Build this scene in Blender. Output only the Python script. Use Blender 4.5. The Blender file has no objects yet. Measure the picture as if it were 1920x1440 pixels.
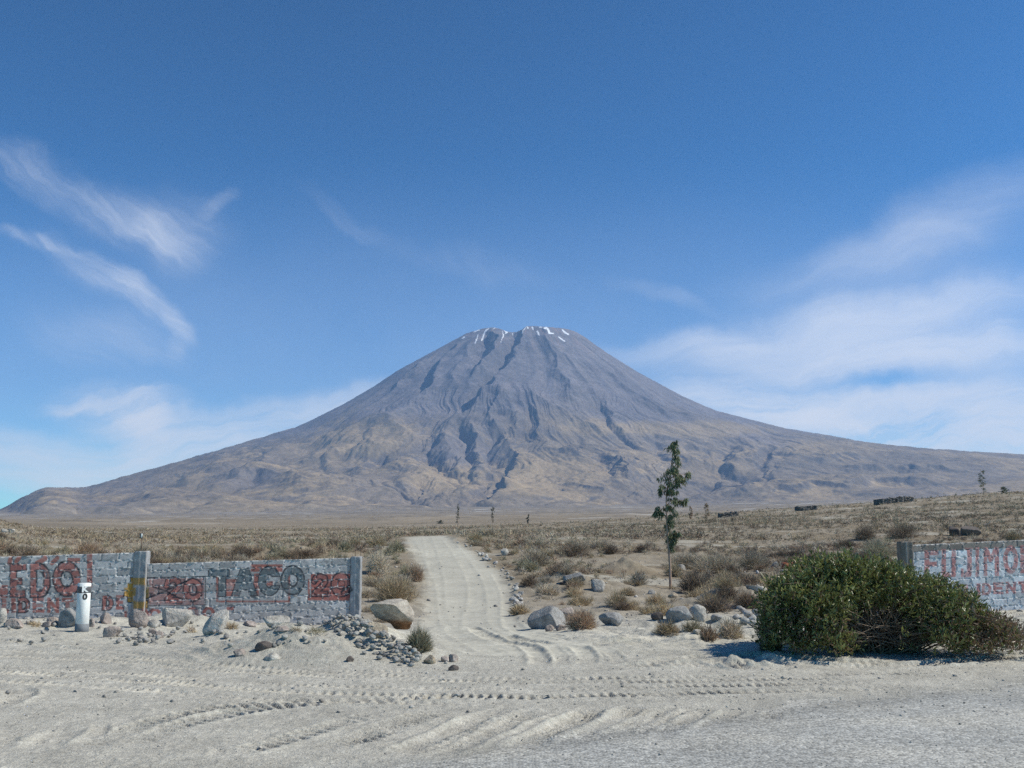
import bpy, math, random
import numpy as np
from mathutils import Vector, Matrix

SC = bpy.context.scene
COL = SC.collection
R = math.radians
RNG = np.random.default_rng(7)
random.seed(7)

# ------------------------------------------------------------------ camera model
F = 1885.0
PITCH = math.atan(280.0 / F)
CP, SP = math.cos(PITCH), math.sin(PITCH)
EYE = 1.65
SUN_EL, SUN_AZ = R(45), R(-3)          # azimuth measured from +X, negative = towards the viewer
SUN = np.array([math.cos(SUN_EL) * math.cos(SUN_AZ), math.cos(SUN_EL) * math.sin(SUN_AZ), math.sin(SUN_EL)])

def ray(px, py):
    """direction through a photograph point, scaled so that its y component is 1: (a, s)"""
    u = (np.asarray(px, float) - 960) / F
    v = (720 - np.asarray(py, float)) / F
    dy = CP - v * SP
    return u / dy, (v * CP + SP) / dy

def proj(X, Y, Z):
    Z = Z - EYE
    f = Y * CP + Z * SP
    return 960 + F * X / f, 720 - F * (-Y * SP + Z * CP) / f

# ------------------------------------------------------------------ noise
def _h(ix, iy, seed):
    n = (ix.astype(np.int64) * 374761393 + iy.astype(np.int64) * 668265263 + seed * 1442695041) & 0xFFFFFFFF
    n = ((n ^ (n >> 13)) * 1274126177) & 0xFFFFFFFF
    return (n ^ (n >> 16)) & 0xFFFFFFFF

def pn(x, y, seed=0):
    x, y = np.broadcast_arrays(np.asarray(x, float), np.asarray(y, float))
    ix, iy = np.floor(x), np.floor(y)
    fx, fy = x - ix, y - iy
    ux = fx * fx * fx * (fx * (fx * 6 - 15) + 10)
    uy = fy * fy * fy * (fy * (fy * 6 - 15) + 10)
    def g(ox, oy):
        a = _h(ix + ox, iy + oy, seed) * (2 * math.pi / 4294967296.0)
        return np.cos(a) * (fx - ox) + np.sin(a) * (fy - oy)
    a = g(0, 0); b = g(1, 0); c = g(0, 1); d = g(1, 1)
    return 1.5 * ((a + (b - a) * ux) * (1 - uy) + (c + (d - c) * ux) * uy)

def fbm(x, y, o=4, seed=0, gain=.5, lac=2.03):
    s, a = 0, 1.0
    for i in range(o):
        s = s + a * pn(x, y, seed + i * 17)
        x = x * lac + 3.1; y = y * lac - 1.7; a *= gain
    return s

def ridged(x, y, o=4, seed=0, gain=.55, lac=2.07):
    s, a = 0, 1.0
    for i in range(o):
        s = s + a * (1 - 2 * np.abs(pn(x, y, seed + i * 13)))
        x = x * lac + 1.3; y = y * lac + 5.7; a *= gain
    return s

def ss(e0, e1, x):
    t = np.clip((np.asarray(x, float) - e0) / (e1 - e0), 0, 1)
    return t * t * (3 - 2 * t)

def lerp(a, b, t):
    t = np.asarray(t)[..., None]
    return np.asarray(a) * (1 - t) + np.asarray(b) * t

# ------------------------------------------------------------------ mesh / object helpers
def mesh(name, V, quads=None, tris=None, col=None, smooth=False):
    V = np.ascontiguousarray(V, np.float32)
    me = bpy.data.meshes.new(name)
    nq = 0 if quads is None else len(quads)
    nt = 0 if tris is None else len(tris)
    loops = []
    if nq: loops.append(np.asarray(quads, np.int32).ravel())
    if nt: loops.append(np.asarray(tris, np.int32).ravel())
    L = np.concatenate(loops)
    me.vertices.add(len(V)); me.vertices.foreach_set('co', V.ravel())
    me.loops.add(len(L)); me.loops.foreach_set('vertex_index', L)
    me.polygons.add(nq + nt)
    st = np.concatenate([np.arange(nq) * 4, nq * 4 + np.arange(nt) * 3]).astype(np.int32)
    me.polygons.foreach_set('loop_start', st)
    if smooth:
        me.polygons.foreach_set('use_smooth', np.ones(nq + nt, bool))
    if col is not None:
        c = np.ones((len(V), 4), np.float32); c[:, :3] = col
        at = me.attributes.new('Col', 'FLOAT_COLOR', 'POINT'); at.data.foreach_set('color', c.ravel())
    me.update(calc_edges=True)
    me.validate()
    return me

def obj(name, me, mat=None, parent=None, loc=None, rot=None, scale=None):
    o = bpy.data.objects.new(name, me); COL.objects.link(o)
    if mat is not None and me is not None and not me.materials: me.materials.append(mat)
    if parent is not None: o.parent = parent
    if loc is not None: o.location = [float(v) for v in loc]
    if rot is not None: o.rotation_euler = rot
    if scale is not None: o.scale = scale
    return o

def tag(o, label=None, cat=None, group=None, kind=None):
    if label: o['label'] = label
    if cat: o['category'] = cat
    if group: o['group'] = group
    if kind: o['kind'] = kind
    return o

def empty(name, loc, label, cat, group=None, rz=0):
    o = bpy.data.objects.new(name, None); COL.objects.link(o)
    o.location = [float(v) for v in loc]; o.rotation_euler = (0, 0, rz); o.empty_display_size = .1
    return tag(o, label, cat, group)

class MB:
    """collects boxes and tubes into one mesh"""
    def __init__(s): s.V = []; s.Q = []; s.T = []; s.C = []; s.n = 0
    def add(s, V, Q=None, T=None, c=(1, 1, 1)):
        V = np.asarray(V, float)
        s.V.append(V); s.C.append(np.broadcast_to(np.asarray(c, float), (len(V), 3)))
        if Q is not None and len(Q): s.Q.append(np.asarray(Q) + s.n)
        if T is not None and len(T): s.T.append(np.asarray(T) + s.n)
        s.n += len(V)
    def box(s, c, d, col=(1, 1, 1), M=None, bev=0.0):
        x, y, z = np.array(d) / 2
        if bev > 0:
            b = bev
            V = np.array([(sx * (x - i), sy * (y - i), zz) for zz, i in ((-z, b), (-z + b, 0), (z - b, 0), (z, b)) for sx, sy in ((-1, -1), (1, -1), (1, 1), (-1, 1))])
            Q = [[3, 2, 1, 0], [12, 13, 14, 15]]
            for r in range(3):
                for k in range(4):
                    Q.append([r * 4 + k, r * 4 + (k + 1) % 4, (r + 1) * 4 + (k + 1) % 4, (r + 1) * 4 + k])
        else:
            V = np.array([(sx * x, sy * y, sz * z) for sz in (-1, 1) for sx, sy in ((-1, -1), (1, -1), (1, 1), (-1, 1))])
            Q = [[3, 2, 1, 0], [4, 5, 6, 7], [0, 1, 5, 4], [1, 2, 6, 5], [2, 3, 7, 6], [3, 0, 4, 7]]
        if M is not None: V = V @ np.array(M).T
        s.add(V + np.array(c), Q, None, col)
    def tube(s, P, rad, col=(1, 1, 1), n=6):
        P = np.asarray(P, float); m = len(P)
        rad = np.broadcast_to(np.asarray(rad, float), (m,))
        D = np.gradient(P, axis=0); D /= np.linalg.norm(D, axis=1)[:, None] + 1e-9
        up = np.array([.3, .2, 1.]) if abs(D[0][2]) < .9 else np.array([1., .3, 0])
        A = np.cross(D, up); A /= np.linalg.norm(A, axis=1)[:, None] + 1e-9
        B = np.cross(D, A)
        th = np.arange(n) * 2 * math.pi / n
        V = (P[:, None] + rad[:, None, None] * (np.cos(th)[None, :, None] * A[:, None] + np.sin(th)[None, :, None] * B[:, None])).reshape(-1, 3)
        Q = []
        for i in range(m - 1):
            for k in range(n):
                Q.append([i * n + k, i * n + (k + 1) % n, (i + 1) * n + (k + 1) % n, (i + 1) * n + k])
        T = [[0, k + 1, k] for k in range(1, n - 1)] + [[(m - 1) * n, (m - 1) * n + k, (m - 1) * n + k + 1] for k in range(1, n - 1)]
        s.add(V, Q, T, col)
    def mesh(s, name, smooth=False):
        return mesh(name, np.concatenate(s.V), np.concatenate(s.Q) if s.Q else None,
                    np.concatenate(s.T) if s.T else None, np.concatenate(s.C), smooth)

# ------------------------------------------------------------------ materials
def material(name, rough=.9, spec=.2):
    m = bpy.data.materials.new(name); m.use_nodes = True
    nt = m.node_tree; b = nt.nodes['Principled BSDF']
    b.inputs['Roughness'].default_value = rough
    b.inputs['Specular IOR Level'].default_value = spec
    return m, nt, b

def N(nt, t, **kw):
    n = nt.nodes.new(t)
    for k, v in kw.items():
        if k.startswith('i_'): n.inputs[k[2:].replace('_', ' ')].default_value = v
        else: setattr(n, k, v)
    return n

def noise(nt, co, scale, detail=4, rough=.55):
    n = N(nt, 'ShaderNodeTexNoise'); n.inputs['Scale'].default_value = scale
    n.inputs['Detail'].default_value = detail; n.inputs['Roughness'].default_value = rough
    nt.links.new(co, n.inputs['Vector']); return n.outputs['Fac']

def ramp(nt, fac, lo, hi, a, b):
    m = N(nt, 'ShaderNodeMapRange'); m.inputs[1].default_value = lo; m.inputs[2].default_value = hi
    m.inputs[3].default_value = a; m.inputs[4].default_value = b
    nt.links.new(fac, m.inputs[0]); return m.outputs[0]

def mul(nt, *xs):
    o = xs[0]
    for x in xs[1:]:
        m = N(nt, 'ShaderNodeMath', operation='MULTIPLY'); nt.links.new(o, m.inputs[0])
        if isinstance(x, (int, float)): m.inputs[1].default_value = x
        else: nt.links.new(x, m.inputs[1])
        o = m.outputs[0]
    return o

def scale_col(nt, col, fac):
    v = N(nt, 'ShaderNodeVectorMath', operation='SCALE')
    nt.links.new(col, v.inputs[0]); nt.links.new(fac, v.inputs['Scale']); return v.outputs[0]

def bump(nt, h, b, strength, dist):
    n = N(nt, 'ShaderNodeBump'); n.inputs['Strength'].default_value = strength; n.inputs['Distance'].default_value = dist
    nt.links.new(h, n.inputs['Height']); nt.links.new(n.outputs[0], b.inputs['Normal'])

def attr_mat(name, scales=(), rough=.9, spec=.2, bmp=None, rnd=0.0):
    """vertex colour times grain of several sizes; scales: (scale, low, high)"""
    m, nt, b = material(name, rough, spec)
    at = N(nt, 'ShaderNodeAttribute', attribute_name='Col')
    tc = N(nt, 'ShaderNodeTexCoord').outputs['Object']
    f = None
    for sc, lo, hi in scales:
        r = ramp(nt, noise(nt, tc, sc), .3, .7, lo, hi)
        f = r if f is None else mul(nt, f, r)
    if rnd:
        oi = N(nt, 'ShaderNodeObjectInfo')
        r = ramp(nt, oi.outputs['Random'], 0, 1, 1 - rnd, 1 + rnd)
        f = r if f is None else mul(nt, f, r)
    c = at.outputs['Color']
    if f is not None: c = scale_col(nt, c, f)
    nt.links.new(c, b.inputs['Base Color'])
    if bmp: bump(nt, noise(nt, tc, bmp[0], 5, .65), b, bmp[1], bmp[2])
    return m

M_ground = attr_mat('soil', [(.35, .9, 1.1), (2.2, .88, 1.12), (14., .82, 1.16), (70., .7, 1.26)], .95, .1, (45., .8, .025))
M_track = attr_mat('dirt_track_dust', [(.5, .92, 1.08), (3.0, .9, 1.1), (18., .86, 1.12), (80., .84, 1.14)], .95, .1, (50., .4, .015))
def road_material():
    m, nt, b = material('gravelly_tarmac', .85, .25)
    at = N(nt, 'ShaderNodeAttribute', attribute_name='Col')
    tc = N(nt, 'ShaderNodeTexCoord').outputs['Object']
    v = N(nt, 'ShaderNodeTexVoronoi'); v.inputs['Scale'].default_value = 42.; nt.links.new(tc, v.inputs['Vector'])
    sv = N(nt, 'ShaderNodeSeparateColor'); nt.links.new(v.outputs['Color'], sv.inputs[0])
    g = ramp(nt, sv.outputs[0], 0, 1, .58, 1.42)
    f = mul(nt, g, ramp(nt, noise(nt, tc, .8), .3, .7, .86, 1.14), ramp(nt, noise(nt, tc, 9.), .3, .7, .9, 1.1))
    nt.links.new(scale_col(nt, at.outputs['Color'], f), b.inputs['Base Color'])
    bump(nt, v.outputs['Distance'], b, .6, -.012)
    return m
M_road = road_material()
M_mount = attr_mat('volcanic_slope', [(.0012, .88, 1.12), (.006, .9, 1.1), (.03, .82, 1.18), (.09, .84, 1.16)], .95, .05, (.025, .5, 12.))
M_snow = attr_mat('old_snow', [(.02, .95, 1.05)], .6, .3)
M_block = attr_mat('painted_blockwork', [(9., .9, 1.1), (60., .86, 1.14)], .9, .15, (90., .5, .008))
M_stone = attr_mat('stone', [(2.5, .82, 1.14), (11., .74, 1.2), (45., .8, 1.2)], .92, .15, (16., .8, .05), rnd=.12)
M_conc = attr_mat('painted_concrete', [(6., .94, 1.06), (40., .93, 1.07)], .75, .25, (60., .2, .004))
M_rust = attr_mat('rusty_steel', [(30., .8, 1.2)], .85, .3)
M_twig = attr_mat('dry_twigs', [(3., .85, 1.15)], .95, .1, rnd=.22)
M_bark = attr_mat('bark', [(5., .8, 1.2), (30., .8, 1.2)], .9, .15)
def leaf_material(name, rough, spec, trans):
    m = attr_mat(name, [(4., .8, 1.2)], rough, spec)
    nt = m.node_tree; b = nt.nodes['Principled BSDF']
    src = b.inputs['Base Color'].links[0].from_socket
    t = N(nt, 'ShaderNodeBsdfTranslucent'); nt.links.new(src, t.inputs['Color'])
    mx = N(nt, 'ShaderNodeMixShader'); mx.inputs[0].default_value = trans
    nt.links.new(b.outputs[0], mx.inputs[1]); nt.links.new(t.outputs[0], mx.inputs[2])
    nt.links.new(mx.outputs[0], nt.nodes['Material Output'].inputs['Surface'])
    return m
M_leaf = leaf_material('leathery_leaf', .36, .5, .28)
M_euc = leaf_material('gum_leaf', .5, .4, .2)

# ------------------------------------------------------------------ ground shape
GX = np.array([-900, -200, 0, 70, 200, 420, 640, 760, 860, 960, 1100, 1255, 1400, 1500, 1700, 1920, 2200, 2900], float)
GY = np.array([10, 13, 17, 20, 23, 28, 38, 50, 72, 100, 150, 250, 400, 800, 1500, 3000, 6000, 12000], float)
def flat(y): return 1000 + EYE * F / y
f10, f13 = flat(10), flat(13)
#            10   13   17    20    23    28    38    50    72    100   150   250   400  800  1500 3000 6000 12000
P_ = {
 -900: [f10, f13, 1187, 1166, 1152, 1132, 1082, 1046, 1002, 970, 965, 975, 985, 985, 982, 975, 960, 950],
 -200: [f10, f13, 1187, 1166, 1152, 1132, 1082, 1046, 1005, 974, 972, 980, 990, 988, 984, 977, 965, 955],
 0:    [f10, f13, 1187, 1166, 1152, 1132, 1082, 1048, 1010, 983, 984, 990, 992, 989, 985, 978, 966, 955],
 70:   [f10, f13, 1188, 1167, 1154, 1132, 1083, 1050, 1016, 996, 996, 996, 994, 990, 985, 978, 966, 955],
 200:  [f10, f13, 1189, 1170, 1157, 1132, 1085, 1053, 1024, 1011, 1004, 998, 994, 990, 985, 977, 966, 955],
 420:  [f10, f13, 1191, 1176, 1163, 1134, 1086, 1054, 1024, 1012, 1004, 998, 994, 990, 984, 975, 963, 952],
 640:  [f10, f13, 1196, 1184, 1172, 1140, 1090, 1056, 1020, 1010, 1003, 997, 993, 989, 983, 973, 960, 948],
 760:  [f10, f13, 1200, 1184, 1172, 1147, 1099, 1051, 1008, 1004, 1001, 996, 992, 987, 981, 971, 957, 945],
 860:  [f10, f13, 1200, 1184, 1172, 1150, 1100, 1050, 1005, 1003, 999, 994, 990, 985, 980, 970, 955, 944],
 960:  [f10, f13, 1197, 1180, 1170, 1146, 1099, 1052, 1016, 1002, 995, 989, 987, 983, 978, 968, 954, 942],
 1100: [f10, f13, 1190, 1175, 1163, 1140, 1096, 1056, 1018, 999, 989, 982, 982, 980, 976, 967, 952, 941],
 1255: [f10, f13, 1188, 1172, 1158, 1138, 1103, 1064, 1020, 998, 981, 970, 975, 977, 974, 964, 950, 940],
 1400: [f10, f13, 1186, 1168, 1156, 1136, 1103, 1066, 1022, 995, 972, 961, 970, 974, 972, 960, 946, 938],
 1500: [f10, f13, 1186, 1166, 1153, 1134, 1102, 1066, 1020, 990, 965, 954, 966, 971, 969, 957, 943, 936],
 1700: [f10, f13, 1186, 1163, 1147, 1126, 1096, 1060, 1012, 978, 953, 940, 958, 966, 964, 952, 940, 934],
 1920: [f10, f13, 1186, 1162, 1143, 1120, 1086, 1050, 1003, 968, 942, 924, 948, 958, 958, 948, 936, 930],
 2200: [f10, f13, 1186, 1162, 1143, 1118, 1080, 1042, 994, 958, 932, 912, 938, 950, 952, 944, 933, 928],
 2900: [f10, f13, 1186, 1162, 1143, 1116, 1076, 1036, 985, 950, 920, 900, 930, 945, 948, 940, 930, 926]}
GS = np.array([[ray(960, p)[1] for p in P_[int(x)]] for x in GX])     # slope of sight line, per column and depth
GA = (GX - 960) / (F * 1.011)
LGY = np.log(GY)
GM = np.gradient(GS, LGY, axis=1)

def base_z(X, Y):
    X, Y = np.broadcast_arrays(np.asarray(X, float), np.asarray(Y, float))
    Yc = np.clip(Y, 10, 11990)
    a = np.clip(X / Yc, GA[0] + 1e-6, GA[-1] - 1e-6)
    i = np.searchsorted(GA, a) - 1
    t = (a - GA[i]) / (GA[i + 1] - GA[i])
    l = np.log(Yc); j = np.clip(np.searchsorted(LGY, l) - 1, 0, len(GY) - 2)
    h = LGY[j + 1] - LGY[j]; w = (l - LGY[j]) / h
    w2, w3 = w * w, w * w * w
    def col(k):
        return (GS[k, j] * (2 * w3 - 3 * w2 + 1) + GM[k, j] * h * (w3 - 2 * w2 + w)
                + GS[k, j + 1] * (-2 * w3 + 3 * w2) + GM[k, j + 1] * h * (w3 - w2))
    s = col(i) * (1 - t) + col(i + 1) * t
    z = EYE + Yc * s
    return np.where(Y < 13, 0, z * ss(12.5, 15, Y))

def hit(px, py, hf=None, lo=5., hi=600., n=1500):
    """where the sight line through a photograph point meets the ground"""
    hf = hf or base_z
    a, s = ray(px, py)
    Y = np.exp(np.linspace(math.log(lo), math.log(hi), n))
    d = EYE + s * Y - hf(a * Y, Y)
    k = np.argmax(d < 0)
    if d[k] >= 0: k = int(np.argmin(d))
    if k > 0:
        t = d[k - 1] / (d[k - 1] - d[k] + 1e-12); y = Y[k - 1] + (Y[k] - Y[k - 1]) * min(max(t, 0), 1)
    else: y = Y[0]
    return np.array([a * y, y])

# dirt track edges
TE = [(1004, 760, 838), (1015, 763, 852), (1030, 768, 878), (1050, 780, 908), (1075, 795, 943), (1100, 800, 957), (1125, 800, 964), (1150, 795, 968), (1170, 795, 1000), (1195, 815, 1080), (1225, 840, 1150)]
_l = np.array([hit(l, y) for y, l, r in TE]); _r = np.array([hit(r, y) for y, l, r in TE])
_l = _l[np.argsort(_l[:, 1])]; _r = _r[np.argsort(_r[:, 1])]
def track_mask(X, Y, soft=.35):
    wob = .25 * pn(Y / 1.7, X * 0 + 3, 5) + .12 * pn(Y / .5, X / .5, 6)
    l = np.interp(Y, _l[:, 1], _l[:, 0]) + wob; r = np.interp(Y, _r[:, 1], _r[:, 0]) + wob
    return ss(-soft, soft, X - l) * ss(-soft, soft, r - X) * ss(13.2, 14.5, Y) * (1 - ss(72, 78, Y))
# road edge (from lower left to right), on the flat foreground
_re = np.array([[hit(x, y)[0], hit(x, y)[1]] for x, y in ((300, 1520), (560, 1462), (760, 1428), (980, 1398), (1200, 1362), (1500, 1325), (1750, 1295), (1920, 1275), (2300, 1240))])
def road_mask(X, Y, soft=.5):
    e = np.interp(X, _re[:, 0], _re[:, 1])
    d = e - Y + .3 * fbm(X / 1.1, Y / 1.1, 4, 31)
    return ss(-soft, soft, d)

def polydist(X, Y, P):
    """distance to a polyline, arc length there, signed side"""
    best = np.full(X.shape, 1e9); arc = np.zeros(X.shape); side = np.zeros(X.shape); s0 = 0.; end = np.zeros(X.shape)
    tot = sum(np.linalg.norm(P[k + 1] - P[k]) for k in range(len(P) - 1))
    for k in range(len(P) - 1):
        A, B = P[k], P[k + 1]; D = B - A; L = np.linalg.norm(D) + 1e-9; D = D / L
        t = np.clip((X - A[0]) * D[0] + (Y - A[1]) * D[1], 0, L)
        dx, dy = X - A[0] - D[0] * t, Y - A[1] - D[1] * t
        d = np.hypot(dx, dy); m = d < best
        best = np.where(m, d, best); arc = np.where(m, s0 + t, arc)
        side = np.where(m, D[0] * dy - D[1] * dx, side); s0 += L
    fade = np.minimum(arc, tot - arc)
    return best, arc, side, fade

def smooth_line(pts, n=8):
    P = np.array(pts, float)
    if len(P) < 3: return P
    out = []
    for i in range(len(P) - 1):
        p0 = P[max(i - 1, 0)]; p1 = P[i]; p2 = P[i + 1]; p3 = P[min(i + 2, len(P) - 1)]
        for t in np.linspace(0, 1, n, endpoint=False):
            out.append(.5 * ((2 * p1) + (-p0 + p2) * t + (2 * p0 - 5 * p1 + 4 * p2 - p3) * t * t + (-p0 + 3 * p1 - 3 * p2 + p3) * t ** 3))
    out.append(P[-1]); return np.array(out)

# wheel marks: (points in the photograph, half width, depth, shoulder, lug height, lug period)
TR = [
 ([(-60, 1218), (130, 1226), (350, 1246), (560, 1259), (760, 1268), (960, 1273), (1200, 1271), (1450, 1267), (1750, 1262)], .10, .022, .016, .022, .17),
 ([(-60, 1228), (150, 1237), (380, 1256), (600, 1268), (800, 1276), (1000, 1280), (1300, 1277), (1600, 1272)], .09, .015, .012, .016, .15),
 ([(-60, 1258), (200, 1273), (500, 1296), (760, 1304), (960, 1308), (1200, 1303), (1400, 1298), (1700, 1291)], .11, .026, .018, .026, .17),
 ([(-60, 1247), (250, 1265), (520, 1283), (760, 1290), (960, 1292), (1300, 1287), (1600, 1281)], .10, .018, .014, .018, .16),
 ([(300, 1250), (450, 1261), (660, 1260), (800, 1258)], .09, .02, .014, .016, .14),
 ([(-40, 1275), (240, 1292), (480, 1312), (700, 1318), (960, 1320)], .12, .016, .014, .012, .2),
 ([(150, 1405), (200, 1385), (290, 1352), (400, 1330), (520, 1318), (640, 1310)], .13, .02, .022, .028, .2),
 ([(230, 1402), (330, 1362), (450, 1336), (560, 1322), (720, 1312), (900, 1306)], .13, .026, .022, .032, .2),
 ([(420, 1420), (500, 1398), (580, 1374), (640, 1356), (720, 1338)], .12, .016, .018, .02, .2),
 ([(600, 1405), (680, 1382), (740, 1360), (820, 1332)], .15, .024, .024, .03, .13),
 ([(720, 1424), (800, 1394), (870, 1362), (955, 1326)], .14, .035, .04, .008, .2),
 ([(800, 1420), (880, 1388), (950, 1356), (1030, 1326)], .14, .03, .04, .008, .2),
 ([(960, 1410), (1020, 1378), (1080, 1350), (1130, 1324)], .14, .034, .04, .018, .12),
 ([(1060, 1400), (1110, 1372), (1160, 1348), (1200, 1324)], .15, .04, .05, .016, .12),
 ([(1130, 1395), (1180, 1370), (1230, 1345), (1265, 1324)], .14, .03, .04, .012, .12),
 ([(1210, 1388), (1250, 1362), (1290, 1342), (1320, 1324)], .14, .03, .036, .016, .12),
 ([(1320, 1375), (1345, 1352), (1375, 1332), (1360, 1322)], .10, .03, .03, .02, .12),
 ([(1425, 1368), (1445, 1345), (1452, 1326)], .09, .026, .026, .02, .12),
 ([(1510, 1330), (1560, 1346), (1620, 1352)], .08, .02, .02, .015, .12),
 ([(60, 1412), (90, 1388), (130, 1362)], .16, .03, .04, .008, .2),
 ([(-20, 1406), (20, 1380), (60, 1362)], .16, .02, .03, .006, .2),
 ([(-30, 1330), (10, 1318), (36, 1304), (24, 1288)], .14, .04, .045, .006, .2),
 ([(172, 1392), (185, 1372), (192, 1352)], .07, .05, .04, 0, .2),
 ([(395, 1425), (404, 1412), (410, 1398)], .05, .05, .03, 0, .2),
 ([(250, 1200), (330, 1222), (380, 1238), (420, 1246)], .10, .024, .02, .012, .2),
 ([(350, 1203), (390, 1222), (420, 1238)], .10, .03, .03, .03, .16),
 ([(-40, 1196), (30, 1203), (120, 1215), (200, 1222)], .12, .03, .03, .008, .2),
 ([(100, 1210), (220, 1222), (330, 1240), (440, 1248)], .09, .02, .016, .006, .2),
 # coming out of the side track
 ([(800, 1005), (812, 1050), (818, 1090), (817, 1130), (820, 1165), (850, 1196), (900, 1222), (960, 1240)], .24, .012, .014, .004, .3),
 ([(838, 1010), (868, 1050), (890, 1090), (895, 1130), (890, 1155), (900, 1180), (950, 1202), (1010, 1216), (1100, 1228)], .24, .016, .018, .004, .3),
 ([(770, 1010), (790, 1060), (805, 1100), (806, 1150), (812, 1185), (850, 1216), (900, 1240)], .18, .012, .014, .003, .3),
 ([(930, 1075), (950, 1110), (955, 1150), (965, 1175), (1010, 1192), (1080, 1204), (1150, 1214)], .18, .018, .024, .004, .3),
 ([(880, 1172), (920, 1196), (960, 1206), (1005, 1212)], .14, .06, .04, .025, .18),
 ([(945, 1190), (975, 1200), (1010, 1206), (1040, 1210)], .12, .055, .04, .02, .18),
 ([(1020, 1188), (1060, 1196), (1110, 1202)], .10, .06, .05, .03, .2),
 ([(1030, 1208), (1050, 1228), (1052, 1248)], .09, .018, .018, 0, .2),
 ([(1075, 1208), (1100, 1226), (1100, 1248)], .12, .03, .03, 0, .2),
 ([(1125, 1212), (1155, 1230), (1160, 1248)], .09, .018, .018, 0, .2),
 ([(985, 1208), (1010, 1230), (1010, 1250)], .12, .04, .04, 0, .2),
 ([(1120, 1206), (1180, 1204), (1230, 1206)], .16, .12, .09, 0, .2),
 # churned berm before the bush
 ([(1150, 1252), (1240, 1247), (1330, 1246), (1420, 1243), (1500, 1246)], .15, .07, .08, .03, .2),
 ([(1190, 1245), (1260, 1238), (1330, 1232), (1420, 1231), (1560, 1240), (1700, 1244)], .15, .07, .08, .03, .2),
 ([(1290, 1234), (1340, 1240), (1390, 1252), (1440, 1256)], .16, .07, .07, .015, .2),
 ([(1350, 1229), (1400, 1236), (1450, 1244), (1490, 1252)], .16, .07, .07, .015, .2),
 ([(1560, 1246), (1680, 1249), (1780, 1243), (1920, 1228)], .14, .04, .05, .02, .16),
]
TRW = []
for pts, w, dep, sh, lug, per in TR:
    TRW.append((np.array([hit(x, y) for x, y in smooth_line(pts, 5)]), w, dep, sh, lug, per))

def add_tracks(X, Y, z):
    for P, w, dep, sh, lug, per in TRW:
        lo, hi = P.min(0) - 4 * w, P.max(0) + 4 * w
        m = (X > lo[0]) & (X < hi[0]) & (Y > lo[1]) & (Y < hi[1])
        if not m.any(): continue
        x, y = X[m], Y[m]
        d, arc, side, fade = polydist(x + .025 * pn(x / .3, y / .3, 3), y + .025 * pn(x / .3, y / .3, 4), P)
        n = .65 + .7 * pn(arc / 1.1, arc * 0 + w * 77, 8) + .3 * pn(x / .25, y / .25, 9)
        e = ss(0, .5, fade) * np.clip(n, .1, 1.5)
        u = d / w
        h = -.8 * dep * np.exp(-u ** 4) + .62 * sh * np.exp(-((u - 1.3) / .3) ** 2)
        ph = (arc + .25 * np.abs(side)) / (per * .62)
        h = h + lug * 1.1 * np.exp(-(u / 1.1) ** 8) * np.clip(3.2 * np.sin(2 * math.pi * ph + 1.2 * pn(arc / .5, d / .1, 19)), -1, .8) * (.35 + .65 * ss(-.45, .2, pn(arc / .8, arc * 0 + per * 91, 18)))
        z[m] += h * e
    return z

# soft mounds: photo point of the base, half width, depth half width, height
MOUND = [(565, 1226, 1.15, .75, .34), (470, 1205, .9, .5, .16), (446, 1160, .7, .4, .24), (330, 1172, 1.4, .6, .20), (60, 1178, 1.6, .5, .12), (180, 1172, 1.0, .5, .12), (700, 1206, .75, .6, .22), (660, 1188, .6, .5, .28), (745, 1228, .6, .45, .13),
         (1100, 1106, 1.6, 1.0, .35), (1060, 1088, 1.2, .9, .3), (1170, 1070, 1.0, 1.2, .5), (1330, 1170, 1.3, .5, .16), (1400, 1135, 1.6, .8, .5), (845, 1182, .45, .3, .12), (640, 1045, 4., 3., .4), (540, 1052, 3.5, 2.0, .6)]
MW = [(hit(x, y), a, b, h) for x, y, a, b, h in MOUND]

def ground_z(X, Y):
    X, Y = np.broadcast_arrays(np.asarray(X, float), np.asarray(Y, float))
    z = base_z(X, Y).copy()
    tm = track_mask(X, Y)
    fld = ss(20, 30, Y) * (1 - .85 * tm)
    z += fld * (.10 * fbm(X / 2.6, Y / 2.6, 4, 11) + .05 * fbm(X / .8, Y / .8, 2, 12))
    z += ss(45, 200, Y) * (1 - tm) * .55 * fbm(X / 26, Y / 18, 4, 13)
    z += ss(350, 1800, Y) * (1 - .6 * ss(5000, 9000, Y)) * 5.5 * ridged(X / 420 + .2 * pn(X / 900, Y / 900, 4), Y / 230, 4, 15)
    for c, a, b, h in MW:
        m = (np.abs(X - c[0]) < 2.6 * a) & (np.abs(Y - c[1]) < 2.6 * b)
        if m.any():
            x, y = X[m], Y[m]
            z[m] += h * np.exp(-((x - c[0]) / a) ** 2 - ((y - c[1]) / b) ** 2) * (1 + .38 * fbm(x / .7, y / .7, 4, 23))
    near = 1 - ss(24, 30, Y)
    z += near * (.008 * fbm(X / .9, Y / .9, 3, 21) + (.026 + .03 * ss(-1, 2, X)) * ss(13.5, 16, Y) * (1 - tm) * fbm(X / .5, Y / .5, 4, 22))
    z -= .03 * tm * ss(16, 24, Y)
    return z

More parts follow.
